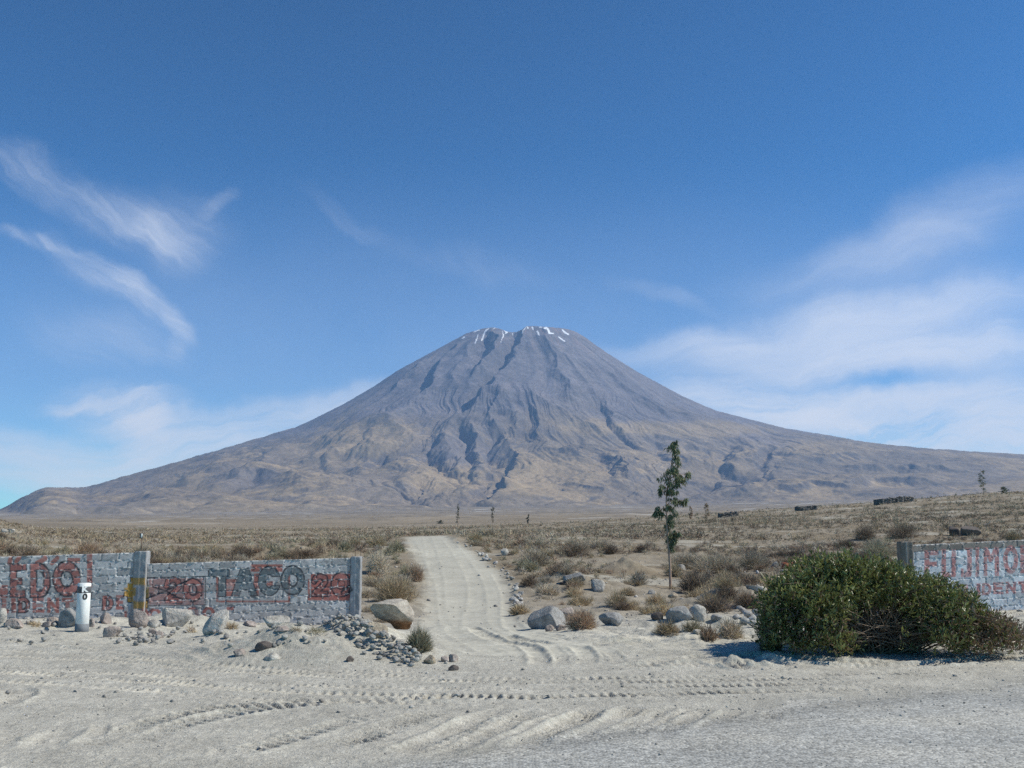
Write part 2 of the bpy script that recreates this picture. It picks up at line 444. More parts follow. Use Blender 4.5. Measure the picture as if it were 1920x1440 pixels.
# ------------------------------------------------------------------ ground sheet (split into ground, dirt_track and road)
def build_ground():
    u = np.concatenate([np.linspace(-1.6, -.62, 40, endpoint=False), np.linspace(-.62, .62, 1240, endpoint=False), np.linspace(.62, 1.6, 41)])
    Y = [-60., -30., -14., -6., -2., 1., 3., 4.5]
    y = 5.5
    while y < 9800:
        Y.append(y)
        if y < 26: y += .021 * max((y / 9.) ** 1.2, .8)
        elif y < 110: y += y * .0055
        else: y += y * .014
    Y = np.array(Y + [9800., 12500., 15500., 17600.])
    W = np.where(Y > 0, Y + 6, 6 + np.abs(Y) * 1.5)
    W = np.where(Y > 9000, np.minimum(Y, 11500), W)
    X = u[None, :] * W[:, None]; YY = np.broadcast_to(Y[:, None], X.shape).copy()
    z = ground_z(X, YY)
    z = add_tracks(X, YY, z)
    fine = 1 - ss(18, 26, YY)
    z += fine * (.006 * fbm(X / .16, YY / .16, 3, 41) + .007 * np.clip(pn(X / .06, YY / .09, 47), 0, 1))
    rm = road_mask(X, YY)
    z = np.where(YY < 14, z * (1 - .75 * rm), z)
    tm = track_mask(X, YY, .5)
    # colours
    dust = np.array([.455, .43, .37]); pale = np.array([.485, .46, .39]); soil = np.array([.30, .258, .20]); field = np.array([.235, .193, .138]); plain = np.array([.255, .212, .158])
    c = np.broadcast_to(dust, X.shape + (3,)).copy()
    c = lerp(c, pale, ss(12.5, 17, YY) * (1 - ss(24, 30, YY)) * ss(-.3, .5, fbm(X / 3.5, YY / 2.5, 3, 51)) * (1 - tm))
    c = lerp(c, soil, ss(20, 27, YY) * .85)
    c = lerp(c, field, ss(25, 45, YY) * (.45 + .55 * ss(-.35, .25, fbm(X / 6, YY / 5, 4, 52))))
    c = lerp(c, pale * .9, ss(24, 40, YY) * (1 - ss(120, 400, YY)) * .6 * ss(.3, .65, fbm(X / 9, YY / 4.5, 4, 53)))
    c = lerp(c, plain, ss(180, 700, YY))
    bands = fbm(X / 260, YY / 130 , 5, 54)
    c = c * (1 + ss(250, 900, YY)[..., None] * .28 * bands[..., None])
    c = lerp(c, np.array([.46, .43, .38]), ss(250, 700, YY) * ss(.55, .75, fbm(X / 380, YY / 60, 4, 55)) * .8)
    c = lerp(c, np.array([.13, .115, .09]), ss(150, 500, YY) * ss(.5, .8, fbm(X / 45, YY / 22, 3, 56)) * .7)
    c = c * (1 + ((1 - ss(24, 34, YY)) * (.07 * fbm(X / 2.6, YY / 1.6, 4, 58) + .05 * fbm(X / .5, YY / .35, 3, 59)))[..., None])
    trk = np.array([.47, .45, .38])
    c = lerp(c, trk, tm * .9)
    c = lerp(c, np.array([.345, .34, .315]), rm * np.clip(.85 + .5 * fbm(X / 1.6, YY / .9, 4, 57), .35, 1))
    # faded dark tyre band along the tarmac edge
    e = np.interp(X, _re[:, 0], _re[:, 1]) - YY
    c = c * (1 - .26 * (np.exp(-((e - .15) / .28) ** 2) * rm * ss(-2.5, 1, X))[..., None])
    V = np.stack([X, YY, z], -1)
    nr, nc = X.shape
    idx = np.arange(nr * nc).reshape(nr, nc)
    q = np.stack([idx[:-1, :-1], idx[:-1, 1:], idx[1:, 1:], idx[1:, :-1]], -1).reshape(-1, 4)
    cx = lambda A: .25 * (A[:-1, :-1] + A[:-1, 1:] + A[1:, 1:] + A[1:, :-1]).ravel()
    isr = cx(rm) > .5; ist = (cx(tm) > .5) & ~isr
    V = V.reshape(-1, 3); c = np.clip(c.reshape(-1, 3), .01, .9)
    for name, m, mat in (('ground', ~isr & ~ist, M_ground), ('dirt_track', ist, M_track), ('road', isr, M_road)):
        qq = q[m]; used = np.unique(qq); remap = np.full(len(V), -1, np.int64); remap[used] = np.arange(len(used))
        o = obj(name, mesh(name, V[used], quads=remap[qq], col=c[used], smooth=True), mat)
        tag(o, {'ground': 'pale dusty ground with tyre marks and dry scrubland beyond', 'dirt_track': 'pale dirt track running up between the scrub', 'road': 'grey gravelly tarmac road edge dusted with sand'}[name], None, None, 'structure')
build_ground()

def gz(x, y): return float(ground_z(np.array([x]), np.array([y]))[0])
def place(px, py, lo=5., hi=600.):
    p = hit(px, py, ground_z, lo, hi); return np.array([p[0], p[1], gz(p[0], p[1])])

# ------------------------------------------------------------------ the volcano
CX, CY = 215., 13500.
PL = np.array([(0, 2810), (560, 2790), (716, 2742), (1002, 2599), (1360, 2413), (1790, 2184), (2076, 1990), (2506, 1740), (3079, 1453), (4010, 1181), (4654, 988), (5083, 873), (5585, 737), (5943, 640), (6500, 560), (7088, 380), (9000, 160), (12000, -40), (20000, -200)], float)
PR = np.array([(0, 2810), (501, 2771), (716, 2670), (1074, 2434), (1504, 2170), (2076, 1861), (2506, 1668), (2936, 1554), (3222, 1482), (3437, 1425), (4081, 1317), (4654, 1217), (5370, 1145), (6014, 1102), (6659, 1067), (8663, 930), (12000, 600), (20000, 200)], float)
PF = np.array([(0, 2810), (560, 2780), (900, 2560), (1500, 2120), (2100, 1720), (2700, 1340), (3400, 960), (4200, 640), (5000, 440), (6000, 290), (7000, 200), (8500, 110), (10500, 20), (13000, -60), (20000, -200)], float)
def prof(P, r):
    return np.interp(r, P[:, 0], P[:, 1])
def mbase(X, Y):
    dx, dy = X - CX, Y - CY
    r = np.hypot(dx, dy) + 1e-6; c = dx / r
    wl = np.clip(-c, 0, 1) ** 2.2; wr = np.clip(c, 0, 1) ** 3.0
    wf = np.clip(1 - wl - wr, 0, 1)
    h = (wl * prof(PL, r) + wr * prof(PR, r) + wf * prof(PF, r)) / (wl + wr + wf)
    return h
def mhit(px, py):
    a, s = ray(px, py)
    Y = np.linspace(5200, 13600, 1400)
    d = EYE + s * Y - mbase(a * Y, Y)
    k = int(np.argmax(d < 0)) if (d < 0).any() else int(np.argmin(d))
    return np.array([a * Y[k], Y[k]])
# relief features: (points in the photograph, height, width on the left/front, width on the right/back, 'x' or 'y')
FE = [
 ([(827, 808), (838, 835), (852, 858), (899, 888)], 80, 120, 190, 'x'), ([(822, 808), (797, 842), (832, 874), (898, 893)], -70, 90, 90, 'x'),
 ([(880, 795), (893, 830), (900, 860), (905, 886)], 85, 85, 150, 'x'), ([(864, 800), (877, 841), (883, 888)], -90, 70, 70, 'x'),
 ([(944, 818), (962, 845), (972, 868), (966, 880)], 85, 110, 180, 'x'), ([(930, 815), (916, 850), (912, 885)], -60, 80, 80, 'x'),
 ([(975, 868), (958, 890), (938, 918), (915, 932)], 115, 110, 320, 'x'), ([(950, 878), (925, 903), (902, 930)], -90, 80, 80, 'x'), ([(903, 880), (910, 905), (900, 930)], -50, 60, 60, 'x'), ([(1010, 826), (1030, 850), (1090, 868)], 55, 90, 200, 'y'), ([(780, 830), (740, 850), (690, 880)], -45, 70, 70, 'x'), ([(620, 845), (600, 870), (610, 900)], -35, 70, 70, 'x'), ([(1215, 800), (1240, 830), (1235, 858)], -45, 70, 70, 'x'), ([(1120, 850), (1140, 880), (1130, 905)], -40, 60, 60, 'x'),
 ([(1090, 852), (1040, 872), (985, 878), (960, 880)], 60, 200, 260, 'x'),
 ([(940, 750), (924, 785), (918, 818)], 80, 80, 150, 'x'), ([(940, 750), (966, 785), (973, 822)], 85, 80, 140, 'x'), ([(995, 768), (1012, 795), (1014, 824)], 75, 75, 150, 'x'),
 ([(945, 748), (908, 757), (870, 788), (838, 806)], 70, 90, 200, 'x'), ([(950, 745), (1040, 765), (1110, 800), (1160, 818)], 55, 160, 220, 'y'),
 ([(990, 612), (972, 668), (930, 717), (888, 772)], 70, 80, 220, 'x'), ([(966, 622), (955, 668), (915, 712), (875, 770)], -60, 90, 110, 'x'),
 ([(1004, 612), (1040, 669), (1058, 717), (1080, 750)], 45, 70, 160, 'x'), ([(1020, 640), (1078, 690), (1120, 740)], 25, 60, 160, 'x'),
 ([(928, 622), (926, 660), (905, 690), (880, 720)], 75, 85, 150, 'x'), ([(915, 630), (908, 660), (890, 690)], -45, 70, 70, 'x'),
 ([(868, 640), (826, 680), (812, 728), (770, 765), (730, 790)], 75, 90, 190, 'x'), ([(852, 650), (812, 690), (796, 730), (755, 765)], -40, 80, 90, 'x'),
 ([(890, 640), (862, 690), (842, 735)], 35, 70, 160, 'x'), ([(800, 670), (745, 722), (690, 762), (640, 790)], 45, 80, 160, 'x'), ([(770, 690), (700, 735), (630, 775)], 30, 80, 140, 'x'),
 ([(1134, 745), (1152, 790), (1205, 828)], 38, 70, 200, 'x'), ([(1126, 750), (1143, 795), (1195, 832)], -50, 60, 60, 'x'),
 ([(1090, 655), (1180, 722), (1260, 775)], 30, 80, 160, 'x'), ([(1130, 670), (1230, 740), (1330, 790)], 22, 80, 160, 'x'),
 ([(600, 835), (650, 812), (700, 797), (760, 812), (790, 850)], 170, 300, 380, 'y'), ([(650, 815), (625, 845), (600, 885)], 70, 140, 260, 'x'), ([(700, 800), (690, 845), (670, 890)], 60, 110, 200, 'x'), ([(770, 800), (790, 850), (840, 890), (900, 910)], -70, 120, 120, 'x'),
 ([(560, 868), (650, 850), (730, 850), (790, 880)], 110, 190, 300, 'y'), ([(420, 845), (380, 870), (350, 905)], 70, 130, 260, 'x'), ([(520, 830), (480, 862), (450, 890)], 70, 130, 260, 'x'),
 ([(405, 912), (440, 892), (480, 886), (530, 892), (580, 918)], 130, 150, 320, 'y'), ([(560, 905), (600, 890), (640, 905)], 50, 200, 240, 'y'),
 ([(30, 975), (65, 955), (130, 948), (260, 952)], 130, 170, 420, 'y'), ([(300, 900), (270, 925), (240, 950)], 60, 120, 240, 'x'), ([(-60, 945), (20, 930), (80, 912), (165, 915)], 70, 420, 420, 'y'),
 ([(280, 930), (360, 925), (430, 938)], 60, 220, 320, 'y'), ([(740, 905), (790, 890), (850, 902), (890, 918)], 75, 240, 300, 'y'),
 ([(735, 900), (780, 922), (820, 938)], -40, 80, 80, 'x'),
 ([(1395, 825), (1382, 850), (1372, 878)], 50, 100, 220, 'x'), ([(1372, 822), (1352, 850), (1345, 880)], -60, 90, 90, 'x'),
 ([(1485, 830), (1465, 862), (1438, 900)], 62, 120, 300, 'x'), ([(1440, 825), (1432, 862), (1425, 903)], -60, 90, 90, 'x'), ([(1500, 838), (1470, 850), (1440, 885)], -30, 50, 50, 'x'), ([(1410, 830), (1418, 862), (1424, 900)], 35, 60, 90, 'x'), ([(1330, 826), (1322, 845), (1300, 868)], -35, 60, 60, 'x'), ([(1350, 870), (1400, 888), (1430, 905)], -45, 60, 60, 'y'), ([(1455, 830), (1448, 858), (1432, 890)], 30, 45, 70, 'x'),
 ([(1280, 862), (1320, 858), (1385, 874)], 75, 110, 320, 'y'), ([(1310, 898), (1345, 893), (1372, 902)], 60, 80, 260, 'y'),
 ([(1545, 856), (1580, 850), (1620, 850)], 80, 70, 420, 'y'), ([(1600, 872), (1680, 870), (1795, 876)], 90, 75, 480, 'y'),
 ([(1588, 905), (1640, 893), (1770, 900)], 85, 60, 520, 'y'), ([(1482, 915), (1530, 907), (1592, 912)], 55, 60, 380, 'y'),
 ([(1428, 918), (1442, 910), (1470, 916)], 45, 60, 260, 'y'), ([(1230, 855), (1180, 880), (1120, 905)], 70, 260, 360, 'y'),
 ([(1060, 905), (1110, 912), (1165, 915)], 40, 60, 420, 'y'), ([(1260, 830), (1360, 815), (1460, 830)], 60, 240, 420, 'y'),
 ([(1150, 862), (1175, 885), (1182, 905)], 60, 80, 160, 'x'),
]
def mount_z(X, Y):
    h = mbase(X, Y)
    dx, dy = X - CX, Y - CY
    r = np.hypot(dx, dy); th = np.arctan2(dx, -dy)
    wx = X + 160 * fbm(X / 900, Y / 900, 3, 71); wy = Y + 160 * fbm(X / 900, Y / 900, 3, 72)
    up = ss(500, 1500, r) * (1 - ss(3600, 5200, r))
    thw = th + .10 * fbm(X / 1500, Y / 1500, 3, 73) + .010 * fbm(X / 420, Y / 420, 3, 70)
    gul = lambda f, q, sd, o, gn: -ridged(thw * f, r / q, o, sd, gn)          # rounded ribs between sharp cut gullies
    h = h + up * (20 * (gul(5.0, 5200, 74, 3, .4) + .4) + 4 * (gul(15, 2600, 76, 3, .5) + .4))
    mid = ss(1800, 2800, r) * (1 - ss(5000, 6500, r))
    h = h + mid * 19 * (gul(12, 2300, 77, 4, .55) + .4) * (1 - .5 * np.clip(np.abs(dx) / (r + 1) - .5, 0, 1))
    low = ss(2400, 4200, r)
    flank = np.clip(dx / (r + 1), 0, 1)
    h = h + low * (1 - ss(7500, 9500, r)) * (-70 * ridged(wx / 1900, wy / 1500, 4, 81, .42) - 13 * (ridged(wx / 520, wy / 620, 4, 82, .55) - .4)) * (1 - .55 * flank)
    h = h + 5 * fbm(X / 190, Y / 190, 3, 83) * ss(300, 900, r)
    for pts, A, wa, wb, ax in FEW:
        lo = pts.min(0) - 5 * max(wa, wb); hi = pts.max(0) + 5 * max(wa, wb)
        m = (X > lo[0]) & (X < hi[0]) & (Y > lo[1]) & (Y < hi[1])
        if not m.any(): continue
        x, y = X[m], Y[m]
        jx = 60 * fbm(x / 330, y / 330, 4, 91); jy = 60 * fbm(x / 330, y / 330, 4, 92)
        best = np.full(x.shape, 1e9); sd = np.zeros(x.shape); s0 = 0; arc = np.zeros(x.shape)
        for k in range(len(pts) - 1):
            a, b = pts[k], pts[k + 1]; D = b - a; L = np.linalg.norm(D) + 1e-6; D /= L
            t = np.clip((x + jx - a[0]) * D[0] + (y + jy - a[1]) * D[1], 0, L)
            ex, ey = x + jx - a[0] - D[0] * t, y + jy - a[1] - D[1] * t
            d = np.hypot(ex, ey); mm = d < best
            best = np.where(mm, d, best); sd = np.where(mm, ex if ax == 'x' else ey, sd); arc = np.where(mm, s0 + t, arc); s0 += L
        q = np.clip(sd / (best + 1e-6), -1, 1) * .5 + .5
        w = wa + (wb - wa) * ss(.15, .85, q)
        e = ss(-.05 * s0, .22 * s0, arc) * ss(-.05 * s0, .18 * s0, s0 - arc)
        h[m] += (1.0 if pts[:, 1].mean() < 10600 else 1.5) * A * np.exp(-(best / w) ** 1.25) * (.35 + .65 * e)
    # summit rim with its notch
    rim = np.interp(X, (np.array([700, 840, 868, 890, 908, 925, 940, 950, 958, 968, 978, 986, 1000, 1030, 1060, 1078, 1092, 1110, 1300]) - 960) * 7.16,
                    np.array([9e3, 9e3, 2700, 2745, 2782, 2796, 2770, 2738, 2728, 2730, 2766, 2808, 2814, 2800, 2776, 2740, 2685, 9e3, 9e3]))
    rim = rim + 6 * fbm(X / 60, Y / 60, 3, 95)
    h = np.where(r < 1500, np.minimum(h, rim * Y / 13500. * .997), h)
    h = h - 260 * np.exp(-((r) / 330.) ** 4)
    return h
FEW = [(np.array([mhit(x, y) for x, y in p]), A, wa, wb, ax) for p, A, wa, wb, ax in FE]

def snow_streaks():
    S = []
    for zx, zy, w in ([[(380, 150), (330, 200), (300, 290)]] and [
        ([(380, 148), (340, 180), (320, 235), (300, 292)], None, 2.6), ([(250, 225), (232, 280), (212, 330)], None, 1.6), ([(270, 160), (200, 188)], None, 1.6), ([(78, 250), (45, 272)], None, 1.4),
        ([(400, 120), (455, 125)], None, 1.4), ([(470, 135), (440, 150)], None, 1.2), ([(565, 180), (575, 240), (552, 290)], None, 1.3), ([(600, 175), (625, 190), (605, 205)], None, 2.4), ([(545, 310), (543, 350)], None, 1.),
        ([(870, 118), (830, 165), (815, 205)], None, 1.3), ([(945, 125), (958, 158)], None, 2.2), ([(1010, 180), (1035, 225)], None, 2.6), ([(1045, 125), (1065, 130)], None, 2.),
        ([(1105, 140), (1130, 130), (1155, 165), (1165, 200)], None, 3.0), ([(1165, 205), (1215, 205)], None, 2.), ([(1335, 165), (1375, 200), (1410, 218)], None, 2.4), ([(1290, 255), (1325, 285), (1360, 305)], None, 1.8),
        ([(868, 310), (835, 400)], None, .9), ([(690, 205), (697, 230)], None, 1.1), ([(880, 110), (892, 140)], None, 1.4)]):
        S.append((np.array([(860 + x / 6.857, 595 + y / 6.857) for x, y in zx]), w))
    return S

def build_mountain():
    a = np.concatenate([np.linspace(-1.05, -.6, 50, endpoint=False), np.linspace(-.6, -.12, 560, endpoint=False), np.linspace(-.12, .16, 560, endpoint=False), np.linspace(.16, .6, 500, endpoint=False), np.linspace(.6, 1.05, 51)])
    Y = np.concatenate([np.arange(5000, 7000, 26), np.arange(7000, 12300, 13), np.arange(12300, 13500, 9), np.arange(13500, 14400, 40), np.arange(14400, 17601, 160)]).astype(float)
    X = a[None, :] * Y[:, None]; YY = np.broadcast_to(Y[:, None], X.shape).copy()
    h = mount_z(X, YY)
    g = base_z(X, YY)
    k = ss(5000, 6800, YY)
    h = g - 30 + (h - g + 30) * k
    sk = np.array([(-1500, 985), (-400, 985), (-120, 985), (0, 956), (30, 938), (60, 922), (80, 912), (100, 913), (160, 914), (210, 898), (280, 879), (340, 862), (430, 836), (560, 797), (640, 757), (700, 722), (740, 695), (800, 663), (850, 637), (880, 622), (1075, 620), (1090, 627), (1140, 660), (1200, 697), (1280, 740), (1340, 767), (1400, 783), (1440, 793), (1470, 801), (1560, 816), (1640, 830), (1740, 840), (1830, 846), (1920, 851), (2200, 872), (3200, 900)], float)
    ta, ts = ray(sk[:, 0], sk[:, 1]); ta = (sk[:, 0] - 960) / F / 1.0 * (1 / (CP + .12 * SP))
    smax = (h / YY).max(0); fac = np.interp(a, ta, ts) / np.maximum(smax, 1e-3)
    fac = 1 + (fac - 1) * ss(.045, .085, np.abs(a - .01))
    fac = np.clip(fac, .3, 1.3); kk = np.exp(-np.linspace(-2, 2, 41) ** 2); fac = np.convolve(np.pad(fac, 20, mode='edge'), kk / kk.sum(), 'valid')
    h = h * np.clip(fac, .35, 1.25)[None]
    h = np.where(YY > 16500, np.maximum(h - (YY - 16500) * .8, -150), h)
    # slope for colouring
    gx = np.gradient(h, axis=1) / np.gradient(X, axis=1)
    gy = np.gradient(h, axis=0) / np.gradient(YY, axis=0)
    slope = np.hypot(gx, gy)
    r = np.hypot(X - CX, YY - CY)
    ash = np.array([.195, .178, .185]); rock = np.array([.125, .115, .115]); tan = np.array([.355, .27, .165]); brown = np.array([.235, .19, .14]); scree = np.array([.235, .205, .20])
    n1 = fbm(X / 1100, YY / 1100, 5, 101); n2 = fbm(X / 120, YY / 120, 4, 102)
    th = np.arctan2(X - CX, -(YY - CY))
    stripe = fbm(th * 40 + .4 * n1, r / 1500, 4, 103)
    c = np.broadcast_to(ash, X.shape + (3,)).copy()
    c = lerp(c, scree, ss(-.1, .5, stripe) * .8)
    c = lerp(c, rock, ss(.62, 1.0, slope + .2 * n2) * .75)
    c = lerp(c, np.array([.29, .195, .165]), ss(.2, .55, fbm(th * 16, r / 500, 4, 104)) * ss(2100, 2700, h) * .6)
    lowm = 1 - ss(800, 1450, h + 330 * n1)
    c = lerp(c, brown, lowm)
    c = lerp(c, tan, lowm * ss(-.25, .4, n1 + .4 * n2 - .6 * ss(.35, .8, slope)) * .8)
    c = lerp(c, rock * .9, lowm * ss(.55, .95, slope + .15 * n2) * .7)
    px, py = proj(X, YY, h)
    # dry grass on the spurs, dark scrub on the near hills
    for gx0, gy0, gw, gh, gc, ga in ((690, 820, 110, 34, tan, .7), (610, 850, 90, 26, tan, .4), (330, 900, 230, 60, brown * .85, .6), (840, 892, 80, 30, tan, .85), (1030, 885, 95, 34, tan, .85), (1000, 915, 70, 14, tan, .8), (1320, 805, 150, 16, tan, .7), (1200, 800, 70, 12, tan, .6), (1120, 800, 60, 16, tan, .5), (1560, 840, 120, 14, tan, .5), (1330, 880, 70, 20, tan, .5),
                                    (380, 900, 90, 18, tan, .4), (470, 900, 80, 22, rock * 1.25, .6), (160, 958, 140, 20, rock * 1.2, .65), (1650, 880, 220, 30, brown, .5), (860, 845, 80, 35, ash, .6)):
        m = (YY < 13400) & (np.abs(px - gx0) < gw * 1.6) & (np.abs(py - gy0) < gh * 1.6)
        w = np.zeros(X.shape); w[m] = (1 - ss(.55, 1.25, np.hypot((px[m] - gx0) / gw, (py[m] - gy0) / gh) + .35 * n2[m] + .3 * n1[m])) * ga
        c = lerp(c, gc, w)
    c = c * (1 + .12 * n2[..., None])
    top = (YY < 13500) & (h > 2350)
    sn = np.zeros(X.shape)
    x, y = px[top], py[top]; s = np.zeros(x.shape)
    for P, w in snow_streaks():
        d, arc, side, fade = polydist(x + .9 * pn(x / 2.5, y / 2.5, 7), y + .9 * pn(x / 2.5, y / 2.5, 8), P)
        s = np.maximum(s, 1 - ss(w * .35, w * .75, d))
    sn[top] = s
    c = lerp(c, np.array([.82, .84, .88]), sn)
    c = lerp(c, np.array([.255, .212, .158]) * (1 + .25 * n2[..., None]), (1 - ss(6000, 7800, YY + 700 * n1)) * .8)
    nr, nc = X.shape
    idx = np.arange(nr * nc).reshape(nr, nc)
    q = np.stack([idx[:-1, :-1], idx[:-1, 1:], idx[1:, 1:], idx[1:, :-1]], -1).reshape(-1, 4)
    o = obj('mountain', mesh('mountain', np.stack([X, YY, h], -1).reshape(-1, 3), quads=q, col=np.clip(c.reshape(-1, 3), .01, .9), smooth=True), M_mount)
    tag(o, 'grey volcano cone with snow streaks at its notched summit', None, None, 'structure')
build_mountain()

# ------------------------------------------------------------------ rocks
import bmesh
def ico(n):
    bm = bmesh.new(); bmesh.ops.create_icosphere(bm, subdivisions=n, radius=1)
    V = np.array([v.co[:] for v in bm.verts]); T = np.array([[v.index for v in f.verts] for f in bm.faces]); bm.free()
    return V, T
ICO = {n: ico(n) for n in (1, 2, 3, 4)}
def n3(V, s, seed, o=3):
    return (fbm(V[:, 0] * s + V[:, 2] * .71 * s, V[:, 1] * s - V[:, 2] * .53 * s, o, seed) + fbm(V[:, 2] * s + 5, V[:, 0] * s - V[:, 1] * s * .6, o, seed + 3)) * .5
def rock_mesh(name, dims, seed, sub=3, tone=(.4, .34, .29), cuts=7, rough=.14, boxy=0., stain=None):
    V, T = ICO[sub]; V = V.copy(); rg = np.random.default_rng(seed)
    if boxy: V = np.sign(V) * np.abs(V) ** (1 - boxy * .5); V /= np.abs(V).max(1)[:, None] ** boxy
    V = V * (1 + rough * 1.3 * n3(V, 1.1, seed))[:, None]
    for k in range(cuts):
        n = rg.normal(size=3); n[2] *= .7; n /= np.linalg.norm(n); d = rg.uniform(.42, .82)
        e = V @ n - d; V = V - np.where(e > 0, e * .96, 0)[:, None] * n
    V = V * (1 + rough * .28 * n3(V, 3.6, seed + 9))[:, None]
    lo, hi = V.min(0), V.max(0)
    V = (V - (lo + hi) / 2) / (hi - lo) * np.array(dims)
    V[:, 2] += dims[2] * .38
    t = n3(V / max(dims), 4.5, seed + 21)
    c = np.array(tone)[None] * (1 + .22 * t)[:, None]
    if stain is not None:
        c = lerp(c, np.array(stain), np.clip(.5 + 1.6 * n3(V / max(dims), 3.0, seed + 33), 0, 1) * .5)
    return mesh(name, V, tris=T, col=np.clip(c, .02, .8), smooth=False)
PINK, GREY, PALE, DARK, TAN = (.36, .305, .27), (.31, .30, .285), (.43, .40, .355), (.13, .11, .10), (.43, .36, .27)
ROCKS = [ # x0, x1, top, base, tone, cuts, label
 (104, 146, 1139, 1178, GREY, 6, 'big rounded grey boulder behind the white kilometre post'),
 (9, 42, 1160, 1178, PINK, 5, 'low pinkish boulder left of the kilometre post in the sand'),
 (-14, 9, 1140, 1172, PALE, 6, 'pale boulder cut off by the left edge of the photograph'),
 (86, 107, 1157, 1172, PINK, 6, 'small pink rock between the low pinkish boulder and the kilometre post'),
 (74, 95, 1166, 1177, PINK, 6, 'small flat pink rock in front of the left wall, lowest before the post'),
 (164, 176, 1159, 1177, PINK, 5, 'narrow pinkish rock peeking out right behind the kilometre post'),
 (182, 206, 1149, 1171, PINK, 9, 'pointed pinkish rock under the red letters DE'),
 (236, 275, 1142, 1178, PINK, 7, 'rounded beige boulder under the ochre painted patch'),
 (272, 297, 1162, 1178, PALE, 6, 'small pale rock leaning against the rounded beige boulder'),
 (192, 223, 1175, 1196, PINK, 7, 'tilted pink rock on the sand, nearest the road right of the post'),
 (294, 355, 1139, 1178, PALE, 12, 'large angular pale boulder with a flat lit top by the wall'),
 (374, 425, 1143, 1189, PALE, 13, 'blocky pale boulder with a broad cracked face below the word TACO'),
 (489, 541, 1156, 1176, PALE, 9, 'low flat pale slab on the sand bank by the wall'),
 (508, 550, 1175, 1188, PINK, 9, 'dark faced low rock just in front of the pale slab'),
 (452, 480, 1165, 1176, PINK, 9, 'little wedge shaped rock on the slope left of the pale slab'),
 (477, 507, 1203, 1222, DARK, 10, 'dark flat rock sticking out of the sand mound'),
 (435, 459, 1217, 1232, PINK, 9, 'small rock with a flat top left below the sand mound'),
 (492, 523, 1225, 1239, PALE, 7, 'small pale rock at the foot of the sand mound'),
 (276, 294, 1179, 1190, PINK, 8, 'fist size pink rock in the cluster below the beige boulder'),
 (289, 305, 1184, 1198, PINK, 9, 'fist size rock with a flat lit side in the cluster below the beige boulder'),
 (648, 663, 1232, 1243, DARK, 8, 'lone dark stone on the sand left of the stone heap'),
 (840, 860, 1248, 1259, DARK, 8, 'dark stone lying at the road edge beyond the stone heap'),
 (793, 817, 1229, 1246, TAN, 7, 'yellowish stone at the lower tip of the stone heap'),
 (826, 844, 1231, 1242, PINK, 8, 'pink brown stone right of the yellowish stone'),
 (841, 859, 1227, 1242, PINK, 8, 'pink stone with a lit right side at the end of the row below the heap'),
 (683, 726, 1167, 1196, TAN, 8, 'yellowish slab on top of the stone heap before the overhanging boulder'),
 (988, 1064, 1136, 1180, GREY, 5, 'smooth grey dome shaped boulder right of the dirt track mouth'),
 (1044, 1078, 1138, 1166, PINK, 7, 'brownish rock half hidden behind the grey dome shaped boulder'),
 (1124, 1171, 1149, 1174, GREY, 9, 'small angular grey rock on the sand between dome boulder and tree'),
 (1088, 1106, 1155, 1168, PALE, 8, 'pale lump of stone beside the dry tuft at the dome boulder'),
 (1022, 1040, 1172, 1185, PINK, 8, 'small stone lying directly in front of the dome boulder'),
 (1042, 1062, 1172, 1183, PINK, 8, 'flat stone at the right foot of the dome boulder'),
 (1221, 1245, 1148, 1165, DARK, 9, 'small dark pointed rock left of the long white boulder'),
 (1250, 1300, 1137, 1166, GREY, 5, 'long low grey boulder with a pale back below the tree'),
 (1292, 1327, 1133, 1166, PALE, 4, 'rounded white boulder with a small dark hollow'),
 (1056, 1102, 1073, 1095, GREY, 8, 'grey brown rock on the earth mound beyond the dome boulder'),
 (1109, 1136, 1085, 1111, PALE, 5, 'egg shaped pale rock standing on the earth mound'),
 (1265, 1288, 1058, 1071, GREY, 6, 'rounded grey rock beside the tree on the bare patch'),
 (1253, 1272, 1111, 1122, TAN, 8, 'little mottled rock at the foot of the tree'),
 (1214, 1230, 1106, 1115, PALE, 7, 'small white rock left of the tree trunk'),
 (1300, 1318, 1181, 1192, PALE, 7, 'small white stone among dry tufts left of the green bush'),
 (1334, 1356, 1152, 1166, GREY, 8, 'grey lump on the sand bank right of the white boulder'),
 (1780, 1804, 986, 1006, DARK, 8, 'left one of two dark rocks above the right wall'),
 (1803, 1845, 985, 1006, DARK, 8, 'larger dark rock split by a pale gap above the right wall'),
 (938, 954, 1028, 1043, PALE, 6, 'white rock amid the scrub right of the dirt track'),
 (0, 16, 991, 999, PALE, 7, 'pale rock on the far left rise, nearer the edge'),
 (14, 26, 992, 1000, PALE, 7, 'pale rock on the far left rise, right one of two'),
 (1400, 1440, 1098, 1112, PALE, 8, 'flat pale slabs of rock behind the green bush'),
 (1050, 1066, 1090, 1098, DARK, 8, 'small dark stone at the left foot of the earth mound'),
]
for i, (x0, x1, yt, yb, tone, cuts, lab) in enumerate(ROCKS):
    p = place((x0 + x1) / 2, yb - 1)
    w = (x1 - x0) / F * p[1] * .96; h = (yb - yt) / F * p[1]
    big = (x1 - x0) > 34
    me = rock_mesh('boulder' if big else 'rock', (w, w * (.75 if big else .85), h * 1.12), 300 + i, 4 if big else 3, tone, cuts, .12, .35 if cuts > 10 else 0,
                   stain=np.array(tone) * (1.15 if i % 2 else .78))
    o = obj('boulder' if big else 'rock', me, M_stone, loc=(p[0], p[1] + w * .3, p[2] - h * .07), rot=(0, 0, 0))
    tag(o, lab, 'boulder' if big else 'rock')

